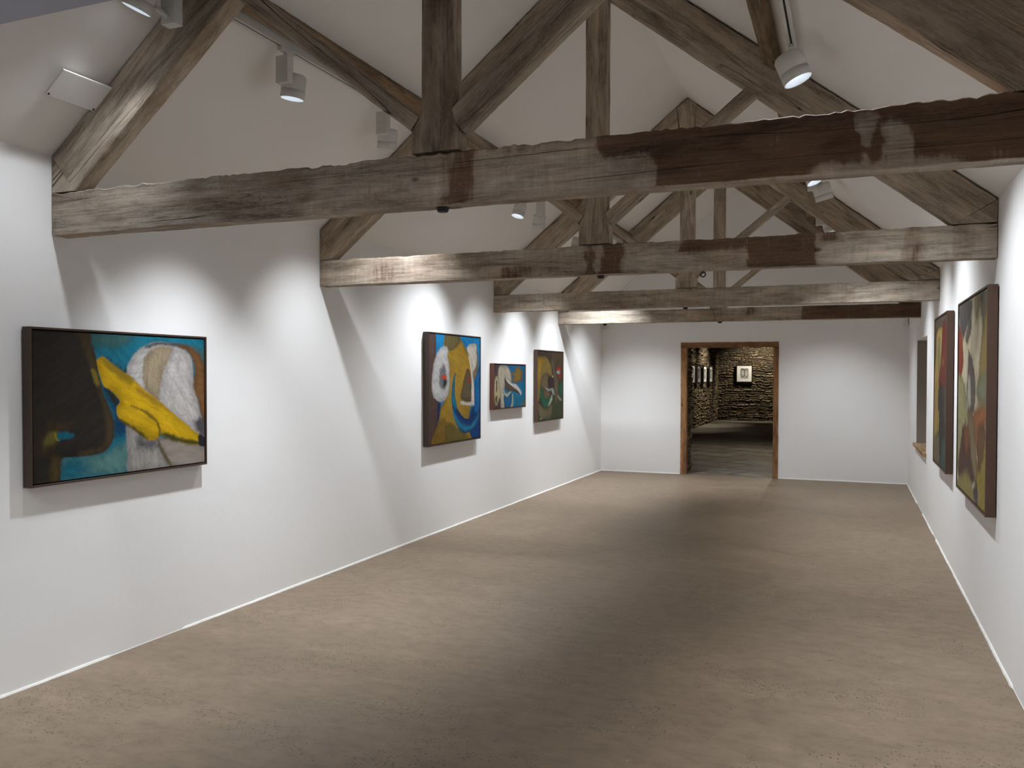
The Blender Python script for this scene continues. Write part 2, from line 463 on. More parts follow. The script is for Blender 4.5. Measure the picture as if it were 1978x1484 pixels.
struct('baseboard_right', bead((XR, YB, 0), (XR, YE, 0), (-1, 0, 0), 6), M_CAULK)
struct('baseboard_end', bead((XL, YE, 0), (DX0 - .01, YE, 0), (0, -1, 0), 7), M_CAULK)
struct('baseboard_end', bead((DX1 + .01, YE, 0), (XR, YE, 0), (0, -1, 0), 8), M_CAULK)

# ================================================================== TIMBER
def member(name, A, B, C, D, nrm, th, mat, parent=None, tone=.35, blobs=(), seed=1, rough=(.004, .004), chamf=.007, grain_off=None, ds=.02, under=None):
    """a sawn timber: front face A-B (top edge) D-C (bottom edge), extruded along nrm by th.
    blobs: (s0, s1, t0, t1, value, soft) stains on the front, s = metres from the start, t = 0 top .. 1 bottom"""
    A, B, C, D, nrm = [np.array(p, float) for p in (A, B, C, D, nrm)]; nrm = nrm / np.linalg.norm(nrm)
    L = (np.linalg.norm(B - A) + np.linalg.norm(C - D)) / 2; W = (np.linalg.norm(D - A) + np.linalg.norm(C - B)) / 2
    ns = max(2, int(L / ds)); c = chamf
    ring = []
    nt = max(4, int(W / .022))
    for k in range(nt + 1): ring.append((c / W + (1 - 2 * c / W) * k / nt, 0.0))
    for k in range(4): ring.append((1.0, c + (th - 2 * c) * k / 3))
    for k in range(nt + 1): ring.append((1 - c / W - (1 - 2 * c / W) * k / nt, th))
    for k in range(4): ring.append((0.0, th - c - (th - 2 * c) * k / 3))
    ring = np.array(ring); R = len(ring)
    s = np.linspace(0, 1, ns + 1)
    tt, dd = ring[:, 0], ring[:, 1]
    ss = np.repeat(s[:, None], R, 1); TT = np.repeat(tt[None], ns + 1, 0); DD = np.repeat(dd[None], ns + 1, 0)
    top = A + s[:, None] * (B - A); bot = D + s[:, None] * (C - D)
    P = top[:, None, :] * (1 - TT[..., None]) + bot[:, None, :] * TT[..., None] + DD[..., None] * nrm
    tdir = (bot - top); tdir = tdir / np.linalg.norm(tdir, axis=1)[:, None]
    sm = ss * L
    et = rough[0] * ((fbm(sm * 2.6, DD * 9, seed) - .5) * 1.3 + (fbm(sm * 16, DD * 20, seed + 1) - .5) * 1.3 + .9 * (vnoise(sm * 48, DD * 40, seed + 6) - .5))
    eb = rough[1] * ((fbm(sm * 4, DD * 9, seed + 2) - .5) * 2 + (fbm(sm * 21, DD * 20, seed + 3) - .5))
    wt = np.clip(1 - TT * 4, 0, 1); wb = np.clip(TT * 4 - 3, 0, 1)
    P = P + ((et * wt + eb * wb))[..., None] * tdir[:, None, :]
    fz = .0022 * (fbm(sm * 4, TT * W * 18, seed + 4) - .5) * np.where(DD < 1e-6, 1, np.where(DD > th - 1e-6, -1, 0))
    P = P + fz[..., None] * nrm
    V = P.reshape(-1, 3)
    fs = []
    idx = np.arange((ns + 1) * R).reshape(ns + 1, R); nx = np.roll(idx, -1, 1)
    fs = np.stack([idx[:-1], idx[1:], nx[1:], nx[:-1]], -1).reshape(-1, 4).tolist()
    fs.append(idx[0].tolist()); fs.append(idx[-1][::-1].tolist())
    me = bpy.data.meshes.new(name); me.from_pydata(V.tolist(), [], fs)
    bm = bmesh.new(); bm.from_mesh(me); bmesh.ops.recalc_face_normals(bm, faces=bm.faces); bm.to_mesh(me); bm.free()
    rs = np.random.RandomState(seed); off = rs.rand(3) * 20
    g = np.stack([sm + off[0], TT * W + off[1], DD + off[2]], -1).reshape(-1, 3)
    at = me.attributes.new('grain', 'FLOAT_VECTOR', 'POINT'); at.data.foreach_set('vector', g.astype(np.float32).ravel())
    to = np.full(sm.shape, float(tone)) + .22 * (fbm(sm * 1.3, TT * 1.5, seed + 9) - .5)
    for s0, s1, t0, t1, val, soft in blobs:
        wob = .10 * (fbm(sm * 9, TT * 3, seed + 31) - .5)
        a = sstep(-soft, soft, sm + wob - s0) * sstep(-soft, soft, s1 - sm + wob)
        b = sstep(-.12, .12, TT + wob * 1.6 - t0) * sstep(-.12, .12, t1 - TT + wob * 1.6)
        k = a * b; to = to * (1 - k) + val * k
    if under is not None: to = np.where((TT > .99), under, to)
    a2 = me.attributes.new('tone', 'FLOAT', 'POINT'); a2.data.foreach_set('value', np.clip(to, 0, 1.2).astype(np.float32).ravel())
    o = bpy.data.objects.new(name, me); me.materials.append(mat); COL.objects.link(o)
    me.polygons.foreach_set('use_smooth', [False] * len(me.polygons))
    if parent is not None:
        o.parent = parent; o.location = -Vector(parent.location)
    return o

XC = -1.643                                           # king post line
def truss(Y, zt, zb, th, tie_tone, tie_blobs, label, seed, tie_rough, tones, extra=None):
    root = empty('roof_truss', (XC, Y, zb), label, 'roof truss', 'king post trusses across the room')
    n = (0, 1, 0)
    q = lambda x, z: (x, Y, z)
    y2 = lambda x, z: (x, Y + .004, z)
    e = .004
    member('tie_beam', q(XL + e, zt), q(XR - e, zt), q(XR - e, zb), q(XL + e, zb), n, th, M_TIE, root, tie_tone, tie_blobs, seed, tie_rough, .004, under=tones.get('under', .35))
    # rafters: top edge just under the plaster, cut plumb at the wall and flat on the tie beam
    g = .012; dL = .315; dR = .315
    zr_ = lambda x: zr(x) - g
    zl_ = lambda x: zl(x) - g
    # foot split into a plumb end piece by using a slanted end cut
    xfl = XL + e; xfr = XR - e
    ztie = zt + .006
    xl_b = APX - (APZ - g - dL - ztie) / KL; xr_b = APX + (APZ - g - dR - ztie) / KR
    rl = member('rafter', q(xfl, zl_(xfl)), q(XC - .114, zl_(XC - .114)), q(XC - .085, zl_(XC - .085) - dL), q(xl_b, ztie), n, th, M_WOOD, root, tones.get('rl', .35), tones.get('rlb', ()), seed + 1)
    rr = member('rafter', q(xfr, zr_(xfr)), q(XC + .094, zr_(XC + .094)), q(XC + .085, zr_(XC + .085) - dR), q(xr_b, ztie), n, th, M_WOOD, root, tones.get('rr', .45), tones.get('rrb', ()), seed + 2)
    # triangular heel of each rafter down to the tie
    for sgn, xw, xb, zz, k in ((-1, xfl, xl_b, zl_(xfl), 'rl'), (1, xfr, xr_b, zr_(xfr), 'rr')):
        m2 = MB(); prism(m2, [(xw, zz - .004), (xb, ztie), (xw, ztie)], Y + .001, Y + th - .001)
        me = m2.mesh()
        vv = np.array([v.co for v in me.vertices]); dirn = np.array((1, 0, KL if sgn < 0 else -KR)); dirn /= np.linalg.norm(dirn); pn = np.array((-dirn[2], 0, dirn[0]))
        g_ = np.stack([vv @ dirn + seed, vv @ pn + 3, vv[:, 1]], -1)
        a = me.attributes.new('grain', 'FLOAT_VECTOR', 'POINT'); a.data.foreach_set('vector', g_.astype(np.float32).ravel())
        a = me.attributes.new('tone', 'FLOAT', 'POINT'); a.data.foreach_set('value', [tones.get(k, .35)] * len(vv))
        h = sub('rafter_heel', rl if sgn < 0 else rr, me, M_WOOD)
    # king post: shaft, flared head, flared foot
    sx0, sx1 = -1.713, -1.563
    Pm = lambda a, b, c, d, nm, tn, sd, bl=(): member(nm, a, b, c, d, n, th * .93, M_WOOD, root, tn, bl, sd, (.0025, .0025))
    zf = 2.655
    tk = tones.get('kp', .6)
    # one continuous post, wide at the foot, narrow along the shaft, widening again to the head
    prof = [(ztie + .005, -1.760, -1.538), (zf - .03, -1.760, -1.538), (zf, -1.752, -1.545), (zf + .055, sx0, sx1), (3.4, sx0, sx1), (4.16, sx0, sx1), (4.455, -1.755, -1.552), (4.540, -1.652, -1.642)]
    kp = king_post(root, prof, Y + .003, th * .93, tk, seed + 5)
    # struts
    stw = .115
    a = np.array((-1.738, 2.674 - .003)); 
    fx, fz2 = -1.741, 2.674
    tx, tz = -2.74, 3.385 + .0
    def strut(sgn, foot, topx, topz, w, tn, sd):
        f0 = np.array(foot); t0 = np.array((topx, topz)); d = t0 - f0; d /= np.linalg.norm(d); p = np.array((-d[1], d[0])) * (w / 2)
        if p[1] < 0: p = -p
        A_, B_, C_, D_ = f0 + p, t0 + p, t0 - p, f0 - p
        q5 = lambda x, z: (x, Y + .005, z)
        return member('strut', q5(*A_), q5(*B_), q5(*C_), q5(*D_), n, th * .82, M_WOOD, root, tn, (), sd, (.003, .004), .009)
    # meet the underside of the rafters square-on
    for sgn in (-1, 1):
        foot = (-1.744, 2.673) if sgn < 0 else (-1.555, 2.664)
        ang = math.atan2(.78, -1.0) if sgn < 0 else math.atan2(.80, 1.0)
        w = tones.get('swl', .074) if sgn < 0 else tones.get('swr', .086)
        # walk until the strut's axis meets the rafter's lower edge
        k_ = 0
        dx, dz = math.cos(ang), math.sin(ang)
        while True:
            x = foot[0] + dx * k_; z = foot[1] + dz * k_
            lim = (zl_(x) - dL) if sgn < 0 else (zr_(x) - dR)
            if z >= lim or k_ > 2: break
            k_ += .002
        strut(sgn, foot, x + dx * .05, z + dz * .05, w, tones.get('st', .5), seed + 7 + sgn)
    # iron bolt head under the tie
    mb = MB(); Mx = Matrix.Translation((XC + tones.get('bx', 0) - XC - 0, 0, 0))
    cx = tones.get('bx', XC)
    M = Matrix.Translation((cx, Y + th * .55, zb - .022)); mb.lathe([(.008, 0), (.022, .001), (.026, .010), (.030, .020), (.034, .024)], 10, M)
    link_mesh('bolt_head', mb.mesh(), M_BLACK, root)
    return root

def king_post(root, prof, Y, th, tone, seed):
    """post of changing width, one mesh, chamfered arrises, with a long shake down the front"""
    zs = []; x0s = []; x1s = []
    za = np.array([p[0] for p in prof]); xa = np.array([p[1] for p in prof]); xb = np.array([p[2] for p in prof])
    zs = np.unique(np.concatenate([np.linspace(za[0], za[-1], 100), za]))
    l = np.interp(zs, za, xa); r = np.interp(zs, za, xb)
    c = .006; ring = []
    nt = 8
    for k in range(nt + 1): ring.append((k / nt, 0, 1))
    ring = [(t, 0.0) for t in np.linspace(0, 1, nt + 1)] + [(1.0, th * q) for q in (.08, .35, .65, .92)] + [(t, th) for t in np.linspace(1, 0, nt + 1)] + [(0.0, th * q) for q in (.92, .65, .35, .08)]
    R = len(ring); vs = []; gr = []; tn = []
    for i, z in enumerate(zs):
        w = r[i] - l[i]
        for t, d in ring:
            tc = t
            if d in (0.0, th): tc = min(max(t, c / w), 1 - c / w)
            jx = .0025 * (float(fbm(z * 6, t * 3 + d * 9, seed)) - .5) * 2 * (1 if t in (0.0, 1.0) else 0)
            x = l[i] + w * tc + jx
            dy = d
            if d == 0.0:
                sx = abs(x - (-1.633 + .012 * math.sin(z * 2.1) + .01 * (z - 3)))
                dy += .004 * max(0, 1 - sx / .02) if z > 2.56 else 0
            vs.append((x, Y + dy, z)); gr.append((z + seed, x + 5, d)); tn.append(tone + .25 * (float(fbm(z * 1.7, x * 9, seed)) - .5))
    fs = []
    for i in range(len(zs) - 1):
        for k in range(R): fs.append((i*R+k, i*R+(k+1) % R, (i+1)*R+(k+1) % R, (i+1)*R+k))
    fs.append(tuple(range(R))[::-1]); n0 = (len(zs) - 1) * R; fs.append(tuple(n0 + k for k in range(R)))
    me = bpy.data.meshes.new('kp'); me.from_pydata(vs, [], fs)
    bm = bmesh.new(); bm.from_mesh(me); bmesh.ops.recalc_face_normals(bm, faces=bm.faces); bm.to_mesh(me); bm.free()
    a = me.attributes.new('grain', 'FLOAT_VECTOR', 'POINT'); a.data.foreach_set('vector', np.array(gr, np.float32).ravel())
    a = me.attributes.new('tone', 'FLOAT', 'POINT'); a.data.foreach_set('value', np.array(tn, np.float32))
    return link_mesh('king_post', me, M_WOOD, root)

sx = lambda x: x - XL                                  # distance along a tie beam
T1 = truss(3.228, 2.535, 2.318, .10, .33, [
        (0, 1.08, -.2, 1.2, .02, .10), (1.10, 1.5, .55, 1.2, .5, .05), (1.30, 1.55, .6, 1.2, .85, .06),
        (sx(-2.75), sx(-1.76), -.2, 1.2, .45, .15), (sx(-1.74), sx(-1.64), -.2, 1.2, .58, .04), (sx(-1.62), sx(-1.44), -.2, 1.05, .92, .06), (sx(-1.45), sx(-.72), .2, 1.2, .40, .03),
        (sx(-1.45), sx(-.70), -.2, .16, .6, .03), (sx(-.92), sx(-.6), -.2, .33, 1.05, .02), (sx(-.72), 5, -.2, 1.2, 1.05, .015),
        (sx(.02), sx(.05), .15, 1.2, .3, .012), (sx(.10), sx(.19), .3, 1.2, .38, .02), (sx(-.12), sx(.36), .85, 1.2, .45, .04)],
    'nearest roof truss, its tie beam spanning the whole view, dark brown at right', 11, (.011, .004),
    dict(rl=.18, rlb=[(.9, 3, -.2, 1.2, .40, .3)], rr=.52, kp=.70, st=.50, under=.5, swr=.115, bx=-1.635))
T2 = truss(5.625, 2.488, 2.288, .11, .38, [
        (0, .25, -.2, 1.2, .35, .05), (sx(-3.4), sx(-3.2), -.2, .9, .62, .04), (sx(-2.35), sx(-2.1), .55, 1.2, .85, .06),
        (sx(-1.72), sx(-1.64), -.2, 1.2, .8, .02), (sx(-1.60), sx(-1.44), -.2, 1.2, .95, .03), (sx(-1.40), sx(-.95), .2, 1.2, .15, .05),
        (sx(-1.05), sx(-.60), -.2, .42, .95, .04), (sx(-.88), sx(-.62), .4, 1.2, .45, .03), (sx(-.62), sx(-.2), -.2, 1.2, 1.0, .015), (sx(-.22), sx(-.05), -.2, .35, .9, .03),
        (sx(-.20), sx(.25), .35, 1.2, .06, .03), (sx(-.05), sx(.80), -.2, 1.2, .12, .03), (sx(.28), sx(.39), -.1, 1.2, .72, .02), (sx(.56), sx(.67), -.2, 1.2, .42, .02)],
    'second king post roof truss, whole tie beam in view with a pale grey right end', 41, (.006, .004),
    dict(rl=.55, rr=.46, kp=.52, st=.56, under=.4, bx=-1.615))
T3 = truss(9.107, 2.523, 2.328, .11, .30, [
        (sx(-3.0), sx(-2.3), -.2, 1.2, .40, .2), (sx(-2.5), sx(-2.2), .5, 1.2, .62, .05), (sx(-1.76), sx(-1.5), -.2, 1.2, .46, .05), (sx(.0), 5, -.2, 1.2, .16, .2)],
    'third king post roof truss, its peak showing above the nearest tie beam', 71, (.004, .004),
    dict(rl=.34, rr=.46, kp=.32, st=.36, swl=.066, swr=.068, under=.35, bx=-1.66))
T4 = truss(11.467, 2.488, 2.314, .11, .34, [
        (0, sx(-2.6), -.2, 1.2, .05, .3), (sx(-1.9), sx(-1.55), -.2, 1.2, .62, .08), (sx(-1.3), sx(-1.15), -.2, .6, .75, .03), (sx(-.6), 5, -.2, 1.2, .98, .05)],
    'farthest king post roof truss, closest to the end wall, tie beam dark brown at right', 101, (.004, .004),
    dict(rl=.34, rr=.66, kp=.36, st=.38, swl=.066, swr=.068, under=.35, bx=-1.63))
# extra bolt under the farthest tie beam near the left wall
mb = MB(); M = Matrix.Translation((-3.21, 11.52, 2.314 - .026)); mb.lathe([(.007, 0), (.018, .001), (.024, .010), (.03, .022), (.036, .026)], 10, M)
link_mesh('bolt_head', mb.mesh(), M_BLACK, T4)

# iron ring on a staple under the second tie beam
root = empty('iron_ring', (-.914, 5.68, 2.288), 'small black iron ring hanging under the second tie beam', 'ring')
mb = MB(); vs = []; fs = []; nR, nr = 28, 8
for i in range(nR):
    a = 2 * math.pi * i / nR
    for k in range(nr):
        b = 2 * math.pi * k / nr; r = .0155 + .0042 * math.cos(b)
        vs.append((r * math.cos(a) - .914, 5.68 + .0042 * math.sin(b), 2.2645 + r * math.sin(a)))
for i in range(nR):
    for k in range(nr): fs.append((i*nr+k, i*nr+(k+1) % nr, ((i+1) % nR)*nr+(k+1) % nr, ((i+1) % nR)*nr+k))
mb.add(vs, fs); link_mesh('ring_loop', mb.mesh(), M_BLACK, root, True)
mb = MB().box((-.918, 5.672, 2.278), (-.910, 5.688, 2.287)); link_mesh('staple', mb.mesh(), M_BLACK, root)

# purlins, one length to a bay, lying along the slopes
ordn = ['before the nearest truss', 'between the nearest and second trusses', 'between the second and third trusses', 'between the third and fourth trusses', 'between the farthest truss and the end wall']
ys = [(SY + .01, 3.222), (3.334, 5.619), (5.741, 9.101), (9.223, 11.461), (11.583, YE - .004)]
for side in 'LR':
    for (y0, y1), od in zip(ys, ordn):
        if side == 'L': d = np.array((-1, -KL)); x0 = -2.858 + .0; P0 = np.array((x0, zl(x0)))
        else: d = np.array((1, -KR)); x0 = -.493; P0 = np.array((x0, zr(x0)))
        d = d / np.linalg.norm(d); nn = np.array((-d[1] * 1, d[0])); 
        if nn[1] > 0: nn = -nn
        P0 = P0 + nn * .006; P1 = P0 + d * .105
        A_ = (P0[0], y0, P0[1]); B_ = (P0[0], y1, P0[1]); C_ = (P1[0], y1, P1[1]); D_ = (P1[0], y0, P1[1])
        o = member('purlin', A_, B_, C_, D_, (nn[0], 0, nn[1]), .072, M_WOOD_P, None, .45, (), 200 + int(y0 * 10) + (50 if side == 'R' else 0), (.003, .003), .008)
        tag(o, f'brown timber purlin on the {"left" if side == "L" else "right"} roof slope {od}', 'purlin', 'purlins under the roof slopes')

# ================================================================== TRACKS AND SPOTLIGHTS
def track(side, y0, y1, lab):
    x = -2.955 if side == 'L' else -.325
    zc = (zl(x) if side == 'L' else zr(x))
    root = empty('lighting_track', (x, (y0 + y1) / 2, zc - .07), lab, 'lighting track', 'white ceiling tracks')
    w = .021; zb = zc - .072
    topz = zc - .026
    mb = MB()
    mb.box((x - w, y0, zb + .012), (x + w, y1, topz))
    mb.box((x - w, y0, zb), (x - .0055, y1, zb + .012)); mb.box((x + .0055, y0, zb), (x + w, y1, zb + .012))
    link_mesh('track_body', mb.mesh(.0012, 1), M_TRACK, root)
    mb = MB().box((x - .0052, y0 + .01, zb + .004), (x + .0052, y1 - .01, zb + .0115)); link_mesh('track_slot', mb.mesh(), M_SLOT, root)
    for yy in np.arange(y0 + .15, y1 - .05, 1.0):
        link_mesh('fixing_clip', MB().box((x - .008, yy - .02, topz + .0005), (x + .008, yy + .02, zc - .012)).mesh(), M_TRACK, root)
    return x, zb
names = ordn
for side in 'LR':
    for (y0, y1), nm in zip([(SY + .02, 3.20), (3.36, 5.60), (5.76, 9.08), (9.25, 11.44), (11.60, 13.2)], names):
        track(side, y0, y1, f'white lighting track on the {"left" if side == "L" else "right"} roof slope {nm}')

def spotlight(head, att, aim, watts, cone, sc, label):
    left = head[0] < XC
    x = -2.955 if left else -.325
    zc = (zl(x) if left else zr(x)) - .072
    ax, ay = x, att[1]
    root = empty('track_spotlight', (ax, ay, zc), label, 'spotlight', 'white track spotlights')
    # adapter clipped in the track and its neck
    mb = MB().box((ax - .015, ay - .06, zc - .022), (ax + .015, ay + .06, zc - .0005)).box((ax - .011, ay - .011, zc - .042), (ax + .011, ay + .011, zc - .021))
    link_mesh('track_adapter', mb.mesh(.0015), M_WHITE, root)
    bx0, bx1 = ax - .052, ax + .028
    zt_, zb_ = zc - .040, zc - .040 - .150
    mb = MB().box((bx0, ay - .027, (zt_ + zb_) / 2 + .0012), (bx1, ay + .027, zt_)).box((bx0, ay - .027, zb_), (bx1, ay + .027, (zt_ + zb_) / 2 - .0012)).box((bx0 + .002, ay - .025, (zt_ + zb_) / 2 - .002), (bx1 - .002, ay + .025, (zt_ + zb_) / 2 + .002))
    link_mesh('driver_box', mb.mesh(.0015), M_WHITE, root)
    H = Vector(head); d = (Vector(aim) - H).normalized()
    q = d.to_track_quat('-Z', 'Y'); M = Matrix.Translation(H) @ q.to_matrix().to_4x4()
    r = .068 * sc; L = .135 * sc; h = L / 2
    # arm from the box to the head
    e0 = Vector(((bx0 + bx1) / 2, ay + (.024 if H.y > ay else -.024), zb_ + .03)); e1 = H - (H - e0).normalized() * (r * .8); dv = e1 - e0
    if dv.length > .01:
        Ma = Matrix.Translation(e0) @ dv.to_track_quat('Z', 'Y').to_matrix().to_4x4()
        link_mesh('pivot_arm', MB().lathe([(.012, -.004), (.012, dv.length + .012)], 14, Ma).mesh(), M_WHITE, root, True)
    # housing: rounded back, shadow groove, front ring, open mouth
    prof = [(0.001, h), (r * .80, h), (r * .93, h - .006 * sc), (r, h - .016 * sc), (r, -h + .050 * sc), (r - .0015, -h + .0495 * sc), (r - .0015, -h + .047 * sc), (r, -h + .0465 * sc), (r, -h), (r * .965, -h - .0005), (r * .95, -h + .002), (r * .95, -h + .006)]
    hd = link_mesh('lamp_head', MB().lathe(prof, 40, M, cap1=False).mesh(), M_WHITE, root, False)
    hd.data.polygons.foreach_set('use_smooth', [True] * len(hd.data.polygons))
    prof = [(r * .945, -h + .0015), (r * .90, -h + .010), (r * .62, -h + .052 * sc), (r * .50, -h + .060 * sc)]
    sub('reflector', hd, MB().lathe(prof, 40, M, cap0=False, cap1=False).mesh(), M_REFL, True)
    sub('lens', hd, MB().lathe([(r * .50, -h + .0585 * sc), (r * .505, -h + .0600 * sc)], 32, M).mesh(), M_LENS)
    ld = bpy.data.lights.new('lamp_beam', 'SPOT'); ld.energy = watts * POWER; ld.color = COOL
    ld.spot_size = math.radians(cone); ld.spot_blend = 1.0; ld.shadow_soft_size = .045
    lo = bpy.data.objects.new('lamp_beam', ld); COL.objects.link(lo); lo.parent = root
    lo.matrix_world = Matrix.Translation(H + d * (h + .004)) @ q.to_matrix().to_4x4()
    lo.matrix_parent_inverse = Matrix.Identity(4)
    lo.matrix_basis = Matrix.Translation(-Vector(root.location)) @ (Matrix.Translation(H + d * (h + .004)) @ q.to_matrix().to_4x4())
    return root
for L_ in LAMPS: spotlight(*L_)

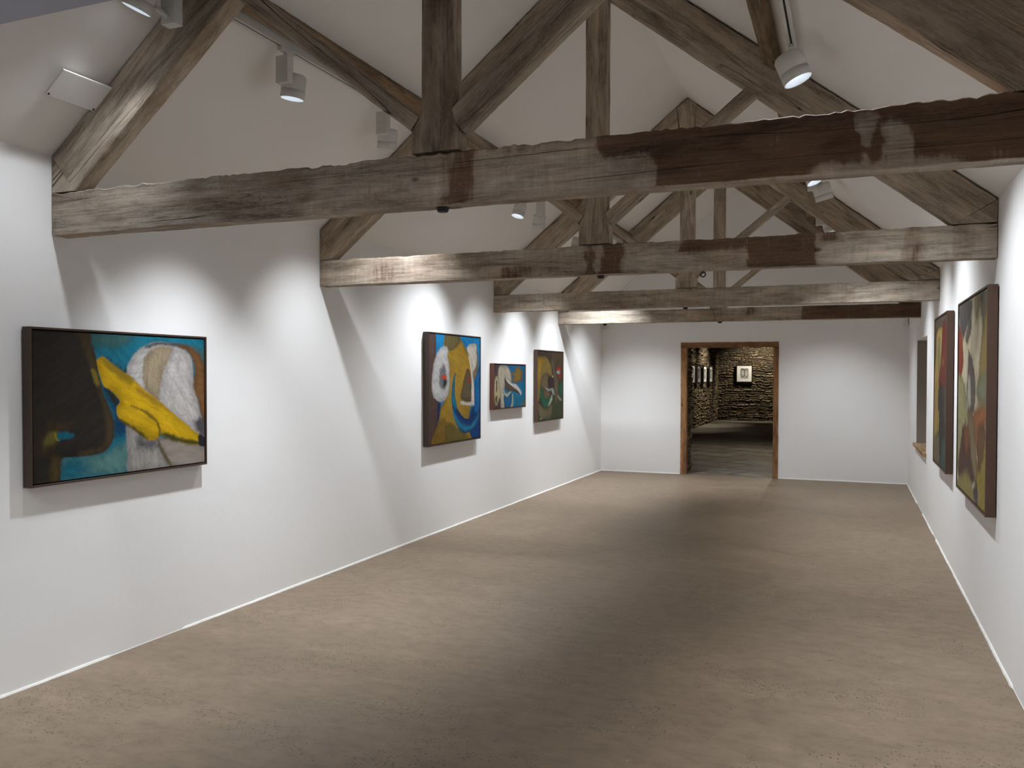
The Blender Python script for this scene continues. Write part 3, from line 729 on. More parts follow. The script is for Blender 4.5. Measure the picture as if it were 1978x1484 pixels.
# ================================================================== PAINTINGS
ART = {
  'yellow_form': [
    ('deep',[(.282,-.029),(1.005,-.012),(1.003,1.078),(-.005,1.002),(.13,.834),(.358,.456)],(.012,.165,.24),.02),
    ('navy',[(.351,.374),(.407,.417),(.49,.42),(.498,.695),(.414,.729),(.406,.562)],(.008,.05,.13),.035),
    ('navy2',[(.359,.18),(.508,.272),(.49,.356),(.407,.272)],(.006,.045,.08),.03),
    ('tealtop',[(.282,.001),(.526,-.004),(.491,.05),(.408,.096),(.312,.07)],(.06,.15,.14),.03),
    ('greyteal',[(.151,.846),(.357,.846),(.497,.78),(.505,.994),(.293,.989),(.129,.979),(.13,.863)],(.11,.25,.24),.03),
    ('tealblob',[(.13,.911),(.166,.858),(.247,.881),(.278,.946),(.187,.99),(.129,.989)],(.015,.17,.24),.03),
    ('dark',[(-.01,-.025),(.252,-.026),(.289,.081),(.32,.181),(.331,.292),(.35,.415),(.39,.54),(.414,.646),(.409,.749),(.373,.817),(.317,.845),(.217,.851),(.144,.85),(.126,.891),(.122,1.017),(-.015,1.028)],(.028,.024,.02),.006),
    ('edge',[(.214,-.043),(.271,-.048),(.312,.141),(.35,.394),(.408,.603),(.412,.739),(.373,.817),(.309,.841),(.217,.846),(.248,.811),(.341,.792),(.367,.713),(.358,.559),(.311,.333),(.251,.113)],(.085,.06,.028),.012),
    ('neck',[(.088,.842),(.133,.846),(.121,1.012),(.08,1.013)],(.085,.06,.022),.015),
    ('glow',[(.047,.727),(.075,.635),(.131,.601),(.181,.645),(.131,.698),(.081,.788),(.026,.8)],(.07,.045,.02),.05),
    ('eye',[(.05,.756),(.068,.686),(.102,.664),(.131,.679),(.12,.726),(.081,.76)],(.16,.13,.03),.012),
    ('eyeblue',[(.12,.679),(.152,.671),(.196,.69),(.203,.706),(.181,.723),(.145,.724),(.12,.733)],(.012,.17,.25),.006),
    ('eyeyellow',[(.102,.685),(.111,.682),(.115,.716),(.129,.732),(.111,.727)],(.45,.36,.02),.004),
    ('sliver',[(.29,.247),(.319,.272),(.333,.343),(.319,.371),(.302,.312)],(.26,.2,.03),.008),
    ('ear',[(.491,.293),(.499,.208),(.543,.122),(.614,.06),(.705,.037),(.811,.051),(.87,.088),(.911,.167),(.926,.33),(.952,.482),(.972,.601),(.995,.721),(.993,.792),(.951,.775),(.704,.582),(.525,.357)],(.55,.53,.5),.006),
    ('earrim',[(.605,.068),(.705,.037),(.831,.046),(.901,.063),(.85,.077),(.705,.057),(.614,.087)],(.1,.1,.11),.008),
    ('earbase',[(.488,.641),(.549,.7),(.611,.761),(.68,.774),(.703,.86),(.764,1.015),(.665,1.01),(.505,1.015),(.49,.885)],(.42,.4,.37),.006),
    ('earshade',[(.549,.754),(.611,.783),(.666,.789),(.666,.833),(.575,.843)],(.12,.12,.13),.03),
    ('lowright',[(.68,.763),(1.003,.876),(1.003,1.03),(.764,1.009),(.703,.871)],(.33,.28,.24),.01),
    ('lowline',[(.675,.79),(.689,.792),(.722,.885),(.774,.994),(.76,1.003),(.703,.894)],(.2,.16,.09),.006),
    ('tan',[(.588,.25),(.6,.153),(.65,.091),(.724,.066),(.791,.091),(.762,.171),(.719,.272),(.704,.494),(.612,.413),(.586,.326)],(.4,.32,.21),.012),
    ('stroke',[(.796,.074),(.86,.123),(.911,.248),(.91,.388),(.951,.506),(.972,.624),(.993,.709),(.93,.715),(.704,.516),(.724,.272),(.752,.171)],(.58,.55,.53),.016),
    ('brown',[(.811,.052),(.901,.058),(.963,.113),(1.005,.189),(1.004,.674),(.974,.601),(.954,.482),(.919,.388),(.931,.248),(.896,.121)],(.2,.095,.035),.01),
    ('brown2',[(.901,.052),(1.005,.094),(1.005,.201),(.963,.119)],(.06,.16,.17),.01),
    ('rimshadow',[(.93,.668),(.993,.65),(1.004,.793),(.972,.789)],(.09,.085,.09),.02),
    ('yellow',[(.32,.191),(.347,.162),(.369,.17),(.44,.241),(.525,.314),(.577,.379),(.667,.47),(.78,.588),(.899,.712),(.963,.779),(.959,.855),(.848,.828),(.76,.789),(.699,.748),(.68,.769),(.648,.784),(.611,.774),(.549,.713),(.489,.647),(.439,.601),(.429,.522),(.449,.483),(.411,.417),(.359,.366),(.343,.303)],(.68,.42,.01),.004),
    ('yl',[(.351,.18),(.432,.241),(.516,.314),(.507,.357),(.415,.282)],(.38,.25,.02),.02),
    ('yl2',[(.55,.39),(.612,.424),(.704,.516),(.667,.514),(.577,.433)],(.45,.25,.02),.015),
    ('yd',[(.507,.516),(.612,.56),(.666,.624),(.699,.693),(.701,.749),(.683,.76),(.683,.691),(.648,.628),(.594,.575)],(.25,.17,.02),.007),
    ('yd2',[(.374,.395),(.399,.401),(.439,.481),(.423,.511),(.39,.437)],(.04,.035,.02),.01),
    ('yd3',[(.439,.601),(.489,.636),(.558,.701),(.611,.761),(.611,.777),(.549,.72),(.481,.649)],(.13,.1,.02),.008),
    ('ygreen',[(.699,.748),(.751,.741),(.849,.793),(.956,.829),(.959,.855),(.848,.831),(.76,.794)],(.1,.1,.02),.01),
    ('tip',[(.961,.774),(1.004,.805),(1.003,.87),(.961,.856)],(.03,.03,.04),.004),
  ],
  'blue_head': [
    ('bluetop',[(.083,-.028),(1.053,-.063),(1.056,.424),(.846,.326),(.642,.046),(.139,.237)],(.01,.19,.42),.02),
    ('strip',[(-.038,-.023),(.112,-.011),(.118,.237),(.161,.617),(.171,.733),(.078,1.025),(-.042,1.016)],(.085,.05,.04),.004),
    ('shadow',[(.158,.608),(.2,.61),(.195,.734),(.149,.802)],(.012,.03,.13),.006),
    ('navyr',[(.768,.759),(1.036,.646),(1.038,1.031),(.77,1.013)],(.008,.05,.18),.02),
    ('body',[(.317,-.036),(.515,-.025),(.683,.101),(.773,.184),(.846,.307),(.847,.516),(.828,.658),(.778,.76),(.785,.939),(.786,1.032),(.069,1.024),(.163,.812),(.201,.681),(.269,.612),(.36,.506),(.32,.235),(.264,.101)],(.3,.18,.022),.005),
    ('neckd',[(.146,.837),(.271,.773),(.326,.865),(.31,1.007),(.078,1.008)],(.19,.11,.02),.03),
    ('neck2',[(.326,.82),(.533,.877),(.729,.963),(.73,1.019),(.328,.999)],(.13,.1,.022),.03),
    ('top',[(.317,-.036),(.525,-.025),(.584,.056),(.412,.143),(.286,.1)],(.15,.12,.045),.015),
    ('ear',[(.282,.102),(.347,.126),(.338,.199),(.361,.253),(.373,.38),(.369,.507),(.305,.595),(.197,.619),(.09,.58),(.046,.5),(.05,.378),(.095,.237),(.174,.138)],(.5,.49,.48),.008),
    ('eard',[(.247,.272),(.306,.325),(.319,.452),(.268,.505),(.195,.468),(.185,.361)],(.15,.15,.16),.03),
    ('eard2',[(.267,.415),(.318,.416),(.313,.461),(.25,.486)],(.04,.04,.04),.015),
    ('red',[(.216,.395),(.276,.37),(.312,.39),(.313,.408),(.267,.406)],(.75,.06,.02),.004),
    ('ear2',[(.718,.102),(.844,.057),(.927,.072),(.948,.182),(.96,.278),(.919,.417),(.857,.383),(.794,.231)],(.55,.5,.43),.006),
    ('ear2d',[(.927,.076),(.959,.182),(.966,.297),(.908,.422),(.846,.364),(.928,.259)],(.2,.15,.09),.012),
    ('cres',[(.494,.346),(.475,.436),(.488,.601),(.551,.713),(.668,.787),(.768,.797),(.849,.763),(1.004,.63),(1.015,.761),(.932,.853),(.83,.923),(.65,.935),(.533,.863),(.446,.736),(.413,.598),(.425,.462),(.456,.39)],(.008,.04,.15),.005),
    ('cresup',[(.49,.349),(.472,.436),(.477,.582),(.531,.694),(.455,.672),(.417,.598),(.427,.462),(.456,.39)],(.008,.16,.28),.01),
    ('creslo',[(.44,.69),(.532,.785),(.649,.851),(.809,.865),(.998,.75),(.974,.816),(.85,.9),(.689,.914),(.552,.869),(.452,.763)],(.02,.2,.34),.02),
    ('socket',[(.724,.312),(.777,.326),(.814,.421),(.815,.62),(.767,.635),(.604,.604),(.615,.512),(.665,.401)],(.105,.08,.042),.008),
    ('red2',[(.741,.411),(.795,.39),(.806,.421),(.761,.451)],(.3,.05,.03),.006),
    ('line',[(.749,.18),(.808,.231),(.85,.374),(.882,.517),(.896,.672),(.848,.659),(.817,.629),(.818,.421),(.784,.279)],(.75,.66,.53),.003),
    ('base',[(.585,.629),(.647,.624),(.727,.643),(.848,.628),(.893,.634),(.889,.672),(.767,.671),(.687,.662),(.608,.656)],(.68,.65,.6),.004),
    ('rightb',[(.898,.422),(1.034,.278),(1.036,.655),(.894,.746)],(.01,.13,.34),.012),
  ],
  'bird_form': [
    ('blue2',[(.452,-.009),(1.089,-.043),(1.089,.292),(.534,.398)],(.01,.1,.2),.03),
    ('strip',[(-.032,-.035),(.147,-.022),(.139,.246),(.198,.756),(.227,1.04),(-.028,1.032)],(.07,.045,.04),.008),
    ('bird',[(.138,.077),(.234,.009),(.392,.02),(.492,.121),(.544,.282),(.544,.413),(.453,.41),(.333,.278),(.337,.478),(.304,.648),(.345,1.05),(.218,1.025),(.198,.756),(.159,.542),(.12,.274)],(.36,.32,.24),.008),
    ('birdlo',[(.294,.562),(.373,.673),(.524,.616),(.528,.652),(.409,.757),(.324,.692)],(.45,.4,.3),.006),
    ('blueleg',[(.299,.733),(.413,.762),(.524,.674),(.555,.734),(.514,.992),(.354,1.036)],(.01,.09,.2),.01),
    ('leg',[(.565,.698),(.6,.707),(.604,.926),(.565,1.01),(.504,1.006),(.555,.894)],(.35,.32,.22),.006),
    ('small',[(.022,.356),(.082,.256),(.148,.303),(.162,.472),(.194,.699),(.141,.836),(.084,.941),(.027,.857),(.013,.606)],(.42,.35,.2),.006),
    ('smalld',[(.069,.385),(.101,.386),(.098,.582),(.073,.609)],(.07,.05,.03),.008),
    ('smalld2',[(.046,.747),(.112,.709),(.093,.875),(.055,.831)],(.12,.08,.04),.01),
    ('beakd',[(.333,.299),(.413,.395),(.513,.47),(.658,.549),(.826,.645),(.852,.724),(.699,.654),(.514,.615),(.413,.614),(.343,.522)],(.08,.05,.038),.006),
    ('beakw',[(.329,.275),(.392,.322),(.534,.425),(.699,.462),(.826,.578),(.884,.666),(.848,.738),(.822,.675),(.699,.58),(.534,.486),(.413,.395)],(.6,.57,.53),.005),
    ('fish',[(.523,.18),(.647,.166),(.678,.049),(.762,.031),(.869,.109),(.917,.199),(.88,.363),(.784,.406),(.657,.424),(.534,.355),(.626,.284)],(.19,.12,.025),.02),
    ('edge',[(.891,.887),(1.022,.836),(1.022,1.017),(.87,1.005)],(.08,.15,.12),.02),
  ],
  'dark_loop': [
    ('green',[(.521,.691),(1.106,.52),(1.093,1.084),(-.011,1.018),(-.012,.89)],(.045,.055,.022),.06),
    ('brownr',[(.525,-.01),(1.061,-.021),(1.052,.462),(.702,.512)],(.06,.04,.022),.05),
    ('dome',[(-.042,.135),(.125,.084),(.322,.084),(.478,.168),(.549,.279),(.558,.373),(.447,.357),(.322,.324),(.199,.359),(.131,.448),(.092,.677),(-.037,.69)],(.17,.12,.03),.012),
    ('domeo',[(-.042,.135),(.125,.098),(.223,.133),(.126,.305),(.079,.5),(-.039,.498)],(.27,.15,.02),.04),
    ('loop',[(.115,.519),(.175,.377),(.322,.324),(.434,.389),(.396,.525),(.223,.548),(.116,.678)],(.12,.085,.045),.015),
    ('core',[(.409,.379),(.651,.382),(.65,.548),(.471,.54),(.396,.506)],(.035,.022,.02),.02),
    ('post',[(.524,.14),(.602,.129),(.653,.251),(.809,.421),(.82,.589),(.725,.789),(.648,.695),(.625,.381)],(.1,.08,.045),.02),
    ('ell',[(.115,.501),(.187,.556),(.321,.698),(.47,.644),(.584,.647),(.525,.745),(.321,.825),(.2,.769),(.116,.678)],(.012,.095,.05),.008),
    ('inner',[(.219,.548),(.42,.588),(.475,.644),(.321,.698),(.248,.637)],(.14,.09,.05),.01),
    ('w1',[(.26,.515),(.421,.543),(.598,.542),(.654,.64),(.572,.629),(.521,.573),(.396,.583)],(.3,.31,.28),.008),
    ('w2',[(.551,.635),(.576,.693),(.52,.754),(.4,.803),(.47,.716)],(.46,.46,.36),.006),
    ('low',[(.033,.745),(.176,.803),(.321,.844),(.533,.782),(.557,.873),(.469,.98),(.152,.972),(.029,.866)],(.13,.105,.055),.015),
    ('w3',[(.774,.642),(.949,.716),(.916,.743),(.8,.7)],(.33,.33,.28),.006),
    ('red',[(.726,.232),(.871,.208),(.929,.28),(.884,.422),(.778,.345)],(.24,.035,.025),.015),
    ('w4',[(.752,.279),(.87,.278),(.853,.327),(.757,.317)],(.35,.37,.38),.008),
    ('gr',[(.835,.468),(1.01,.461),(1.006,.669),(.859,.609)],(.02,.09,.05),.02),
    ('w5',[(.093,.992),(.124,.959),(.167,.964)],(.5,.5,.42),.005),
    ('tip',[(.538,.362),(.6,.353),(.587,.381)],(.55,.5,.3),.004),
  ],
  'cream_fold': [
    ('greytl',[(-.06,-.019),(.461,-.012),(.491,.092),(.328,.142),(.168,.197),(.022,.108)],(.08,.075,.07),.03),
    ('greytl2',[(.591,-.001),(.783,-.0),(.709,.114),(.627,.125)],(.25,.21,.14),.03),
    ('rightd',[(.783,-.0),(1.033,-.001),(1.019,.179),(.862,.194)],(.13,.12,.09),.03),
    ('red',[(-.126,.09),(.11,.158),(.201,.296),(.126,.394),(-.1,.44)],(.2,.045,.025),.012),
    ('wedge',[(.437,.093),(.495,.151),(.34,.221),(.286,.18)],(.13,.11,.09),.015),
    ('wedge2',[(.417,.258),(.565,.337),(.657,.436),(.608,.563),(.418,.569),(.343,.472),(.374,.369)],(.12,.1,.09),.015),
    ('whitef',[(.388,.386),(.463,.403),(.517,.503),(.437,.564),(.37,.489)],(.45,.43,.36),.015),
    ('ochre',[(.861,.17),(1.037,.067),(1.048,.545),(.733,.515),(.785,.309)],(.24,.18,.07),.03),
    ('ggreen',[(.716,.42),(1.005,.374),(1.012,.509),(.71,.5)],(.19,.19,.12),.03),
    ('olive',[(-.1,.44),(.195,.403),(.375,.575),(.206,.757),(-.066,.896)],(.27,.25,.13),.02),
    ('orange',[(.602,.567),(.95,.529),(.956,.632),(.774,.767),(.644,.696)],(.27,.11,.045),.02),
    ('brown',[(.252,.649),(.578,.732),(.727,.882),(.234,.97),(.023,.915),(.137,.744)],(.085,.05,.038),.02),
    ('brown2',[(.266,.666),(.454,.64),(.432,.784),(.308,.802)],(.17,.07,.035),.03),
    ('tanl',[(.375,.575),(.58,.584),(.753,.863),(.714,.931),(.536,.801)],(.19,.14,.08),.012),
    ('br',[(.75,.808),(.996,.652),(1.015,1.002),(.762,1.02)],(.24,.19,.05),.02),
    ('brownr',[(.74,.642),(.97,.616),(.904,.772),(.752,.84)],(.13,.07,.035),.03),
    ('bot',[(-.059,.997),(.395,.876),(.708,1.019),(.654,1.05),(-.055,1.052)],(.24,.2,.08),.02),
    ('purple',[(.614,.95),(.734,.909),(.773,1.017),(.696,1.012)],(.075,.065,.085),.015),
  ],
  'red_figure': [
    ('top',[(-.119,-.022),(1.107,-.006),(1.074,.127),(.546,.071),(.012,.094)],(.1,.075,.055),.05),
    ('ochre',[(.148,.098),(.526,.07),(.671,.114),(.539,.284),(.419,.48),(.392,.778),(.075,.975),(-.209,.986),(-.258,.657),(.082,.279)],(.36,.25,.085),.012),
    ('green',[(.346,.128),(.475,.164),(.45,.307),(.333,.37),(.285,.241)],(.2,.19,.09),.015),
    ('red',[(.646,.066),(.894,.049),(1.019,.215),(.895,.46),(.491,.484),(.359,.418),(.549,.276)],(.13,.034,.024),.02),
    ('redl',[(.618,.269),(.812,.279),(.771,.34),(.595,.339)],(.22,.08,.035),.03),
    ('dk',[(.367,.481),(.737,.477),(.822,.662),(.913,.841),(.542,.937),(.34,.78)],(.045,.04,.035),.02),
    ('yel',[(.302,.64),(.427,.637),(.422,.769),(.277,.783)],(.3,.23,.04),.02),
    ('gb',[(.77,.798),(1.089,.817),(1.062,1.002),(.5,1.008),(.636,.894)],(.06,.09,.075),.04),
    ('gb2',[(.002,.852),(.424,.792),(.449,1.004),(-.033,1.006)],(.17,.14,.08),.03),
  ],
}
BG = {'yellow_form': (.012, .17, .24), 'blue_head': (.01, .16, .38), 'bird_form': (.008, .14, .25),
      'dark_loop': (.042, .032, .020), 'cream_fold': (.50, .44, .31), 'red_figure': (.085, .065, .05)}

def catmull(poly, k=4):
    P = np.array(poly, float); n = len(P); out = []
    for i in range(n):
        p0, p1, p2, p3 = P[i - 1], P[i], P[(i + 1) % n], P[(i + 2) % n]
        for j in range(k):
            t = j / k
            out.append(.5 * ((2 * p1) + (-p0 + p2) * t + (2 * p0 - 5 * p1 + 4 * p2 - p3) * t * t + (-p0 + 3 * p1 - 3 * p2 + p3) * t ** 3))
    return np.array(out)

def sdf(poly, X, Y):
    d = np.full(X.shape, 1e9); inside = np.zeros(X.shape, bool); n = len(poly)
    for i in range(n):
        ax_, ay_ = poly[i]; bx_, by_ = poly[(i + 1) % n]
        ex, ey = bx_ - ax_, by_ - ay_; wx, wy = X - ax_, Y - ay_
        t = np.clip((wx * ex + wy * ey) / (ex * ex + ey * ey + 1e-12), 0, 1)
        d = np.minimum(d, (wx - ex * t) ** 2 + (wy - ey * t) ** 2)
        c = ((ay_ <= Y) & (by_ > Y)) | ((by_ <= Y) & (ay_ > Y))
        inside ^= c & (X < ax_ + (Y - ay_) / (ey if abs(ey) > 1e-12 else 1e-12) * ex)
    d = np.sqrt(d); return np.where(inside, d, -d)

def paint(key, w, h, nx, ny, seed):
    u, v_ = np.meshgrid(np.linspace(0, 1, nx + 1), np.linspace(0, 1, ny + 1), indexing='ij')
    asp = h / w; X = u; Y = v_ * asp
    C = np.ones(u.shape + (3,)) * np.array(BG[key])
    st = fbm(X * 14, Y * 14, seed, 4)
    C *= (.75 + .5 * st)[..., None]
    wx = (fbm(X * 30, Y * 30, seed + 1) - .5); wy = (fbm(X * 30, Y * 30, seed + 2) - .5)
    for i, (nm, poly, col, fe) in enumerate(ART[key]):
        p = catmull([(a, b * asp) for a, b in poly], 4)
        wf = .030 if key in ('cream_fold', 'red_figure') else .008
        s = sdf(p, X + wx * wf, Y + wy * wf)
        fe = max(fe, .0035)
        s = s + (fbm(X * 60, Y * 60, seed + 40 + i) - .5) * fe * 1.3
        al = sstep(-fe, fe, s)
        ang = .5 if nm[0] == 'y' else (seed * 1.3 + i * 2.4) % 3.14
        a_, b_ = X * math.cos(ang) + Y * math.sin(ang), -X * math.sin(ang) + Y * math.cos(ang)
        tex = fbm(a_ * 12, b_ * 70, seed + 60 + i, 3); tex2 = fbm(X * 7, Y * 7, seed + 80 + i, 3)
        edge = .70 + .30 * sstep(0, .045, s + .02 * (tex2 - .5))            # shapes worked darker towards their outlines
        k = (.66 + .46 * tex + .28 * tex2) * edge
        lum = sum(col) / 3
        if lum > .3:
            sc = np.full(X.shape, 1.0)
            for q in range(3):
                th_ = ang + (q - 1) * (.35 if nm[0] == 'y' else .9)
                p_, r_ = X * math.cos(th_) + Y * math.sin(th_), -X * math.sin(th_) + Y * math.cos(th_)
                sc = np.minimum(sc, np.abs(fbm(p_ * 7 + wx, r_ * 46 + wy, seed + 90 + i * 3 + q, 3) - .5))
            k = k * (1 - (.14 if nm[0] == 'y' else .20) * (1 - sstep(.0, .045, sc)))
        cc = np.array(col)[None, None] * k[..., None]
        C = C * (1 - al[..., None]) + cc * al[..., None]
    return np.clip(C * {'cream_fold': 1.2, 'red_figure': .82, 'yellow_form': .84, 'blue_head': .84}.get(key, .84), .002, 1)

def painting(side, y0, y1, z0, z1, key, label, fmat, depth, nx, ny, seed, lip=.011):
    """y0 is the edge that appears on the left of the picture as one faces it"""
    right = 1 if side == 'L' else -1
    W = abs(y1 - y0); H_ = z1 - z0
    xw = XL + .006 if side == 'L' else XR - .006
    s = 1 if side == 'L' else -1
    xf = (XL if side == 'L' else XR) + s * depth
    root = empty('painting', (xw, (y0 + y1) / 2, z0), label, 'painting', None)
    P = lambda a, z, x: (x, y0 + right * a, z)                # a = metres from the left edge
    def rail(mb, a0, a1, zz0, zz1, xa, xb):
        p, q_ = P(a0, zz0, xa), P(a1, zz1, xb)
        mb.box(tuple(min(i, j) for i, j in zip(p, q_)), tuple(max(i, j) for i, j in zip(p, q_)))
    # mitred frame as one ring
    def ring(a_out, a_in, xa, xb):
        mbr = MB(); o_ = [(a_out, a_out), (W - a_out, a_out), (W - a_out, H_ - a_out), (a_out, H_ - a_out)]; i_ = [(a_in, a_in), (W - a_in, a_in), (W - a_in, H_ - a_in), (a_in, H_ - a_in)]
        vs = [P(a, z0 + z, x) for x in (xa, xb) for a, z in o_ + i_]; fs = []
        for k in range(4):
            j = (k + 1) % 4
            fs += [(k, j, 4 + j, 4 + k), (8 + k, 12 + k, 12 + j, 8 + j), (k, 8 + k, 8 + j, j), (4 + k, 4 + j, 12 + j, 12 + k)]
        return mbr.add(vs, fs)
    fr = link_mesh('frame', ring(0, lip, xw, xf).mesh(.0012, 1), fmat, root)
    mb = MB(); rail(mb, lip + .0005, W - lip - .0005, z0 + lip + .0005, z0 + H_ - lip - .0005, xw + s * .002, xf - s * .024)
    link_mesh('shadow_gap', mb.mesh(), M_GAP, root)
    g = lip + .007
    cw, ch = W - 2 * g, H_ - 2 * g
    xc = xf - s * .006
    C = paint(key, cw, ch, nx, ny, seed)
    u, v_ = np.meshgrid(np.linspace(0, 1, nx + 1), np.linspace(0, 1, ny + 1), indexing='ij')
    V = np.stack([np.full(u.shape, xc), y0 + right * (g + u * cw), z1 - g - v_ * ch], -1).reshape(-1, 3)
    idx = np.arange((nx + 1) * (ny + 1)).reshape(nx + 1, ny + 1)
    f = np.stack([idx[:-1, :-1], idx[1:, :-1], idx[1:, 1:], idx[:-1, 1:]], -1).reshape(-1, 4)
    n0 = len(V)
    border = np.concatenate([idx[:, 0], idx[-1, 1:], idx[-2::-1, -1], idx[0, -2:0:-1]])
    back = V[border].copy(); back[:, 0] = xf - s * .022
    m_ = len(border)
    V = np.concatenate([V, back]); bi = n0 + np.arange(m_)
    f = f.tolist() + np.stack([border, np.roll(border, -1), np.roll(bi, -1), bi], -1).tolist()
    me = bpy.data.meshes.new('canvas'); me.from_pydata(V.tolist(), [], f)
    bm = bmesh.new(); bm.from_mesh(me); bmesh.ops.recalc_face_normals(bm, faces=bm.faces); bm.to_mesh(me); bm.free()
    col = np.ones((len(V), 4), np.float32); col[:n0, :3] = C.reshape(-1, 3); col[n0:, :3] = (.25, .22, .18)
    a = me.attributes.new('paint', 'FLOAT_COLOR', 'POINT'); a.data.foreach_set('color', col.ravel())
    link_mesh('canvas', me, M_CANVAS, root)
    return root

painting('L', 3.046, 4.300, 1.022, 1.835, 'yellow_form', 'wide painting of dark head, yellow form and white ear, nearest on the left wall', M_FRAME, .062, 380, 250, 3)
painting('L', 7.352, 8.597, .890, 2.016, 'blue_head', 'painting of an ochre head with white ears and blue crescent on the left wall', M_FRAME, .068, 260, 240, 5)
painting('L', 8.986, 10.024, 1.190, 1.730, 'bird_form', 'small painting of a cream bird shape on blue, on the left wall', M_FRAME3, .058, 200, 110, 9, .009)
painting('L', 10.455, 11.538, .972, 1.929, 'dark_loop', 'dark brown and green painting with ochre dome, farthest on the left wall', M_FRAME2, .058, 200, 180, 12, .009)
painting('R', 7.010, 5.553, .782, 2.127, 'cream_fold', 'large painting of cream, grey and rust shapes, nearest on the right wall', M_FRAME2, .060, 240, 220, 15, .012)
painting('R', 8.918, 7.790, .790, 2.135, 'red_figure', 'painting with ochre strip and red figure on the right wall beside the recess', M_FRAME2, .060, 200, 220, 19, .012)

# ================================================================== SMALL FITTINGS
# white panel hung under the left slope
def panel():
    lab = 'flat white rectangular panel hung just below the left roof slope beside the nearest rafter'
    root = empty('ceiling_panel', (-3.53, 3.065, 2.95), lab, 'panel')
    d = Vector((1, 0, KL)).normalized(); n = Vector((KL, 0, -1)).normalized(); y = Vector((0, 1, 0))
    c0 = Vector((-3.533, 3.068, zl(-3.533))) + n * .052
    M = Matrix(((y.x, d.x, n.x, c0.x), (y.y, d.y, n.y, c0.y), (y.z, d.z, n.z, c0.z), (0, 0, 0, 1)))
    mb = MB().box((-.140, -.080, 0), (.140, .080, .009), M); link_mesh('panel_face', mb.mesh(.002), M_PANEL, root)
    mb = MB().box((-.085, -.055, -.040), (.085, .055, -.0005), M); link_mesh('mounting_box', mb.mesh(.002), M_PANEL, root)
    for a in (-.128, .128):
        mb = MB().lathe([(.005, .009), (.005, .013), (.003, .015)], 12, M @ Matrix.Translation((a, -.068, 0))); link_mesh('screw', mb.mesh(), M_BLACK, root)
panel()
# small boxes high on the end wall
def wall_box(x0, x1, z0, z1, lab, nm):
    root = empty(nm, ((x0 + x1) / 2, YE - .004, z0), lab, 'wall box')
    mb = MB().box((x0, YE - .075, z0), (x1, YE - .006, z1)); link_mesh('housing', mb.mesh(.006), M_PANEL, root)
    mb = MB().lathe([(.014, 0), (.014, .006), (.010, .012)], 16, Matrix.Translation(((x0 + x1) / 2, YE - .0755, (z0 + z1) / 2)) @ Matrix.Rotation(math.pi / 2, 4, 'X')); link_mesh('sensor_eye', mb.mesh(), M_TRACK, root)
wall_box(-3.872 + .02, -3.76, 2.35, 2.43, 'small white sensor box high in the left corner of the end wall', 'sensor_box')
wall_box(.705, .765, 2.33, 2.47, 'small white sensor box high in the right corner of the end wall', 'sensor_box')

# window recess: sill board, and a taupe sheet for the shade on the far reveal
w1 = empty('window_1', (XR, (NY0 + NY1) / 2, NZ0 - .045), kind='structure')
member('window_sill', (XR - .034, NY1 + .10, NZ0), (XR - .034, NY0 - .05, NZ0), (XR + .0, NY0 - .05, NZ0), (XR + .0, NY1 + .10, NZ0), (0, 0, -1), .042, M_SILL, w1, .3, (), 300, (.003, .003), .005)
member('window_sill', (XR + .001, NY1 - .003, NZ0), (XR + .001, NY0 + .003, NZ0), (XR + .398, NY0 + .003, NZ0), (XR + .398, NY1 - .003, NZ0), (0, 0, -1), .042, M_SILL, w1, .3, (), 301, (.0, .0), .004, ds=.05)

M_TAUPE = mat_plain('taupe reveal shade', (.30, .275, .25), .8, .1)
mb = MB().box((XR + .003, NY1 - .016, NZ0 + .003), (XR + .395, NY1 - .002, NZ1 - .003)); link_mesh('reveal_shade', mb.mesh(), M_TAUPE, w1)  # added sheet, its dark colour stands in for shade inside the recess

# doorway: timber posts and lintel, stone reveal behind
d1 = empty('door_1', ((DX0 + DX1) / 2, YE, 0), kind='structure')
yf = YE - .012
member('door_post', (DX0, yf, .004), (DX0, yf, 2.034), (DX0 + .098, yf, 2.034), (DX0 + .098, yf, .004), (0, 1, 0), .12, M_DOORW, d1, .25, [(0, .5, .3, 1.2, .6, .1)], 310, (.004, .004))
member('door_post', (DX1 - .080, yf, .004), (DX1 - .080, yf, 2.034), (DX1, yf, 2.034), (DX1, yf, .004), (0, 1, 0), .12, M_DOORW, d1, .5, [], 313, (.004, .004))
member('door_lintel', (DX0, yf, 2.122), (DX1, yf, 2.122), (DX1, yf, 2.038), (DX0, yf, 2.038), (0, 1, 0), .12, M_DOORW, d1, .55, [], 316, (.003, .004))

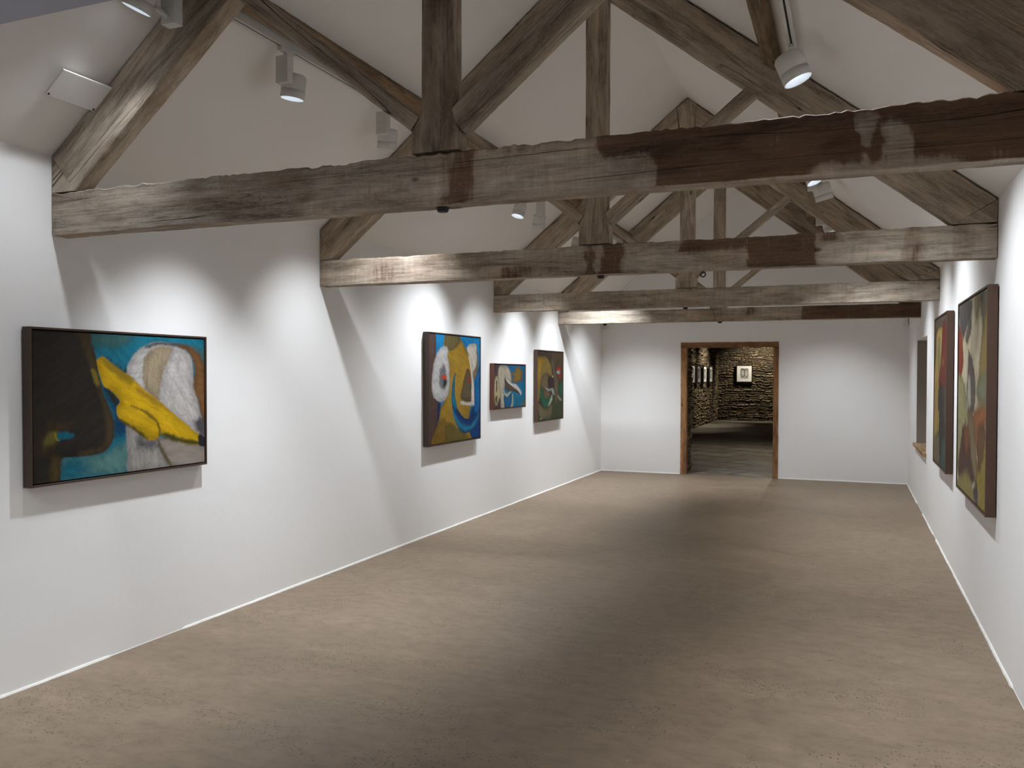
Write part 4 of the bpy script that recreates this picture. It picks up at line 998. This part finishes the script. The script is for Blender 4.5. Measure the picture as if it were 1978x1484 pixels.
# ================================================================== THE STONE ROOM BEYOND
def rubble(P0, U, V, step, seed, name, depth=.06, course=(.022, .070), length=(.08, .38), light=(.34, .265, .165), dark=(.10, .075, .045), joint=(.045, .034, .022), parent=None):
    U = np.array(U, float); V = np.array(V, float); LU, LV = np.linalg.norm(U), np.linalg.norm(V)
    nu, nv = max(2, int(LU / step)), max(2, int(LV / step))
    P, Fc, uu, vv = grid_mesh(P0, U, V, nu, nv)
    x = uu * LU; z = vv * LV
    zw = z + .16 * (fbm(x * 1.5, z * 1.3, seed) - .5) + .085 * (fbm(x * 4.5, z * 5, seed + 1) - .5) + .02 * (fbm(x * 14, z * 16, seed + 3) - .5)
    xw = x + .12 * (fbm(x * 5, z * 12, seed + 2) - .5)
    rnd = random.Random(seed); edges = [-.1]
    while edges[-1] < LV + .2: edges.append(edges[-1] + rnd.uniform(*course))
    edges = np.array(edges); r = np.clip(np.searchsorted(edges, zw) - 1, 0, len(edges) - 2)
    hgt = np.zeros(len(x)); tone = np.zeros(len(x)); hue = np.zeros(len(x))
    for k in range(len(edges) - 1):
        m = r == k
        if not m.any(): continue
        xe = [-.3 - rnd.random() * .2]
        while xe[-1] < LU + .3: xe.append(xe[-1] + rnd.uniform(*length))
        xe = np.array(xe); nst = len(xe)
        c = np.clip(np.searchsorted(xe, xw[m]) - 1, 0, nst - 2)
        pr = np.array([rnd.random() for _ in range(nst)]); tn = np.array([rnd.random() for _ in range(nst)]); hu = np.array([rnd.random() for _ in range(nst)])
        dx = np.minimum(xw[m] - xe[c], xe[c + 1] - xw[m]); dz = np.minimum(zw[m] - edges[k], edges[k + 1] - zw[m])
        d = np.minimum(dx, dz * 1.0)
        e = sstep(.003, .022, d)
        hgt[m] = e * (.45 + .55 * pr[c]) ; tone[m] = tn[c] ** 1.4; hue[m] = hu[c]
        tone[m] *= .15 + .85 * e
    N = np.cross(U, V); N /= np.linalg.norm(N)
    rough = fbm(x * 18, z * 26, seed + 5) - .5
    P = P + ((hgt + .30 * rough) * depth)[:, None] * N
    me = me_np(P, Fc)
    jt = sstep(.15, .55, hgt)
    base = np.array(dark) * (1 - tone[:, None]) + np.array(light) * tone[:, None]
    base = base * (1 + .22 * (hue[:, None] - .5) * np.array((1, .2, -1.2)))
    colr = np.array(joint) * (1 - jt[:, None]) + base * jt[:, None]
    colr *= (.8 + .4 * fbm(x * 25, z * 25, seed + 7))[:, None]
    ca = np.ones((len(P), 4), np.float32); ca[:, :3] = colr
    a = me.attributes.new('paint', 'FLOAT_COLOR', 'POINT'); a.data.foreach_set('color', ca.ravel())
    return me

SX0, SX1, SY0, SY1, SH_ = -4.43, 1.6, YE + T, 30.76, 3.3
struct('wall_far', rubble((SX0 - .1, SY1, 0), (SX1 - SX0 - 1.8, 0, 0), (0, 0, SH_), .02, 21, 'far', .07), M_STONE)
struct('wall_stone_left', rubble((SX0, SY0 + 5, 0), (0, SY1 - SY0 - 4.9, 0), (0, 0, SH_), .028, 22, 'left', .07), M_STONE)
mb = MB()
mb.box((SX0 - .3, SY0, 0), (SX0 - .02, SY0 + 5, SH_)); mb.box((SX1, SY0, 0), (SX1 + .3, SY1, SH_))
M_STONE_P = mat_plain('plain stone', (.22, .17, .12), .9, .15, 0, .6, 12, .4)
struct('wall_stone_right', mb.mesh(), M_STONE_P)
mb = MB(); mb.box((SX0 - .3, SY0, SH_ + .004), (SX1 + .3, SY1 + .3, SH_ + .2)); struct('ceiling_stone_room', mb.mesh(), mat_plain('stone room ceiling', (.35, .32, .28), .9, .1))
mb = MB(); mb.box((SX0 - .3, YE + .021, -.2), (SX1 + .3, SY1 + .3, -.004)); struct('floor_stone_room', mb.mesh(), M_FLAGS)
# back face of the end wall and the reveals of the doorway
o = link_mesh('stone_reveal', rubble((DX0 + .045, YE + .112, 0), (0, T - .112, 0), (0, 0, DZ1), .012, 31, 'rev', .05, (.04, .11), (.08, .3), (.26, .20, .135), (.10, .075, .05)), M_STONE, d1)
o = link_mesh('stone_reveal', rubble((DX1 - .03, YE + T, 0), (0, -(T - .112), 0), (0, 0, DZ1), .02, 32, 'rev', .04, (.04, .11), (.08, .3)), M_STONE, d1)
# pictures in the stone room
def small_picture(root_loc, ax, up, nrm, W, H_, lab, seed, grp):
    root = empty('framed_drawing', root_loc, lab, 'picture', grp)
    c = Vector(root_loc); ax, up, nrm = Vector(ax), Vector(up), Vector(nrm)
    M = Matrix(((ax.x, up.x, nrm.x, c.x), (ax.y, up.y, nrm.y, c.y), (ax.z, up.z, nrm.z, c.z), (0, 0, 0, 1)))
    f = .028; mb = MB()
    for a, b in (((-W/2, 0), (-W/2 + f, H_)), ((W/2 - f, 0), (W/2, H_)), ((-W/2 + f, 0), (W/2 - f, f)), ((-W/2 + f, H_ - f), (W/2 - f, H_))): mb.box((a[0], a[1], 0), (b[0], b[1], .05), M)
    link_mesh('frame', mb.mesh(), M_BLKFRAME, root)
    link_mesh('mount', MB().box((-W/2 + f, f, .004), (W/2 - f, H_ - f, .030), M).mesh(), M_MATB, root)
    # the drawing: grey ink and wash
    nx = ny = 60; u, v_ = np.meshgrid(np.linspace(0, 1, nx + 1), np.linspace(0, 1, ny + 1), indexing='ij')
    w2, h2 = W * .50, H_ * .58
    V = np.stack([(u - .5) * w2, H_ / 2 - h2 / 2 + v_ * h2, np.full(u.shape, .0315)], -1).reshape(-1, 3)
    V = np.array([list(M @ Vector(p)) for p in V]); idx = np.arange((nx + 1) * (ny + 1)).reshape(nx + 1, ny + 1)
    me = me_np(V, np.stack([idx[:-1, :-1], idx[1:, :-1], idx[1:, 1:], idx[:-1, 1:]], -1).reshape(-1, 4))
    k = .40 - .10 * fbm(u * 5, v_ * 5, seed)
    for cx, cy, rx, ry, s_ in ((.3, .55, .22, .38, .75), (.72, .5, .20, .40, .55), (.3, .85, .2, .1, .8), (.7, .86, .2, .1, .7)):
        rr = np.sqrt(((u - cx) / rx) ** 2 + ((v_ - cy) / ry) ** 2) + .5 * (fbm(u * 9, v_ * 9, seed + 3) - .5)
        k = k * (1 - s_ * np.exp(-((rr - 1) / .22) ** 2))
    col = np.ones((len(V), 4), np.float32); col[:, :3] = (np.clip(k, .02, 1)[..., None] * np.array((1, .98, .88))).reshape(-1, 3)
    a = me.attributes.new('paint', 'FLOAT_COLOR', 'POINT'); a.data.foreach_set('color', col.ravel())
    link_mesh('drawing', me, M_CANVAS, root)
small_picture((-3.47, SY1 - .105, 1.35), (1, 0, 0), (0, 0, 1), (0, -1, 0), .56, .62, 'black framed grey ink drawing on the far stone wall, seen through the doorway', 3, None)
for k, (yc, lab) in enumerate(((25.0, 'black framed picture on the stone side wall, nearest, cut off by the doorway reveal'), (26.02, 'black framed picture on the stone side wall, left of the three whole ones'), (27.17, 'black framed picture on the stone side wall, middle of the three whole ones'), (28.4, 'black framed picture on the stone side wall, nearest the far corner'))):
    small_picture((SX0 + .105, yc, 1.36), (0, 1, 0), (0, 0, 1), (1, 0, 0), .66, .55, lab, 10 + k, 'framed pictures on the stone side wall')

# lamps of the stone room, hung under its ceiling
def room_lamp(loc, aim, watts, cone, lab, color=(1, .90, .76), zc=None, grp='spotlights of the stone room'):
    top = SH_ if zc is None else zc
    H = Vector(loc); d = (Vector(aim) - H).normalized(); q = d.to_track_quat('-Z', 'Y'); M = Matrix.Translation(H) @ q.to_matrix().to_4x4()
    root = empty('ceiling_spotlight', (loc[0], loc[1], top), lab, 'spotlight', grp)
    link_mesh('lamp_head', MB().lathe([(.001, .14), (.05, .14), (.055, .13), (.055, 0), (.05, .0), (.05, .01)], 20, M, cap1=False).mesh(), M_WHITE, root)
    link_mesh('stem', MB().box((loc[0] - .008, loc[1] - .008, loc[2] + .06), (loc[0] + .008, loc[1] + .008, top + .003)).mesh(), M_WHITE, root)
    ld = bpy.data.lights.new('lamp_beam', 'SPOT'); ld.energy = watts * POWER; ld.color = color; ld.spot_size = math.radians(cone); ld.spot_blend = .8; ld.shadow_soft_size = .03
    lo = bpy.data.objects.new('lamp_beam', ld); COL.objects.link(lo); lo.parent = root
    lo.matrix_basis = Matrix.Translation(-Vector(root.location)) @ Matrix.Translation(H + d * .01) @ q.to_matrix().to_4x4()
room_lamp((-2.6, 29.4, 3.05), (-3.0, 30.8, 1.5), 240, 95, 'spotlight over the far stone wall, out of view')
room_lamp((-3.2, 27.3, 3.05), (-4.4, 27.6, 1.4), 220, 90, 'spotlight over the pictures on the stone side wall, out of view')
room_lamp((-3.2, 24.5, 3.05), (-4.4, 25.0, 1.4), 110, 90, 'second spotlight over the stone side wall, out of view')
room_lamp((-1.2, 18.0, 3.05), (-1.9, 17.6, 0), 170, 130, 'spotlight over the stone floor near the doorway, out of view')
# spotlights under the low soffit at the entrance end
for (x_, y_), (tx_, ty_), p_, lab_ in (((-2.9, 1.0), (-3.877, 1.3), 125, 'spotlight under the entrance soffit aimed at the left wall, out of view'),
                                   ((-.2, 1.0), (.785, 1.4), 100, 'spotlight under the entrance soffit aimed at the right wall, out of view'),
                                   ((-1.6, .2), (-1.6, 2.6), 65, 'spotlight under the middle of the entrance soffit, out of view')):
    room_lamp((x_, y_, 2.72), (tx_, ty_, .3), p_, 96, lab_, COOL, SZ, 'spotlights under the entrance soffit')
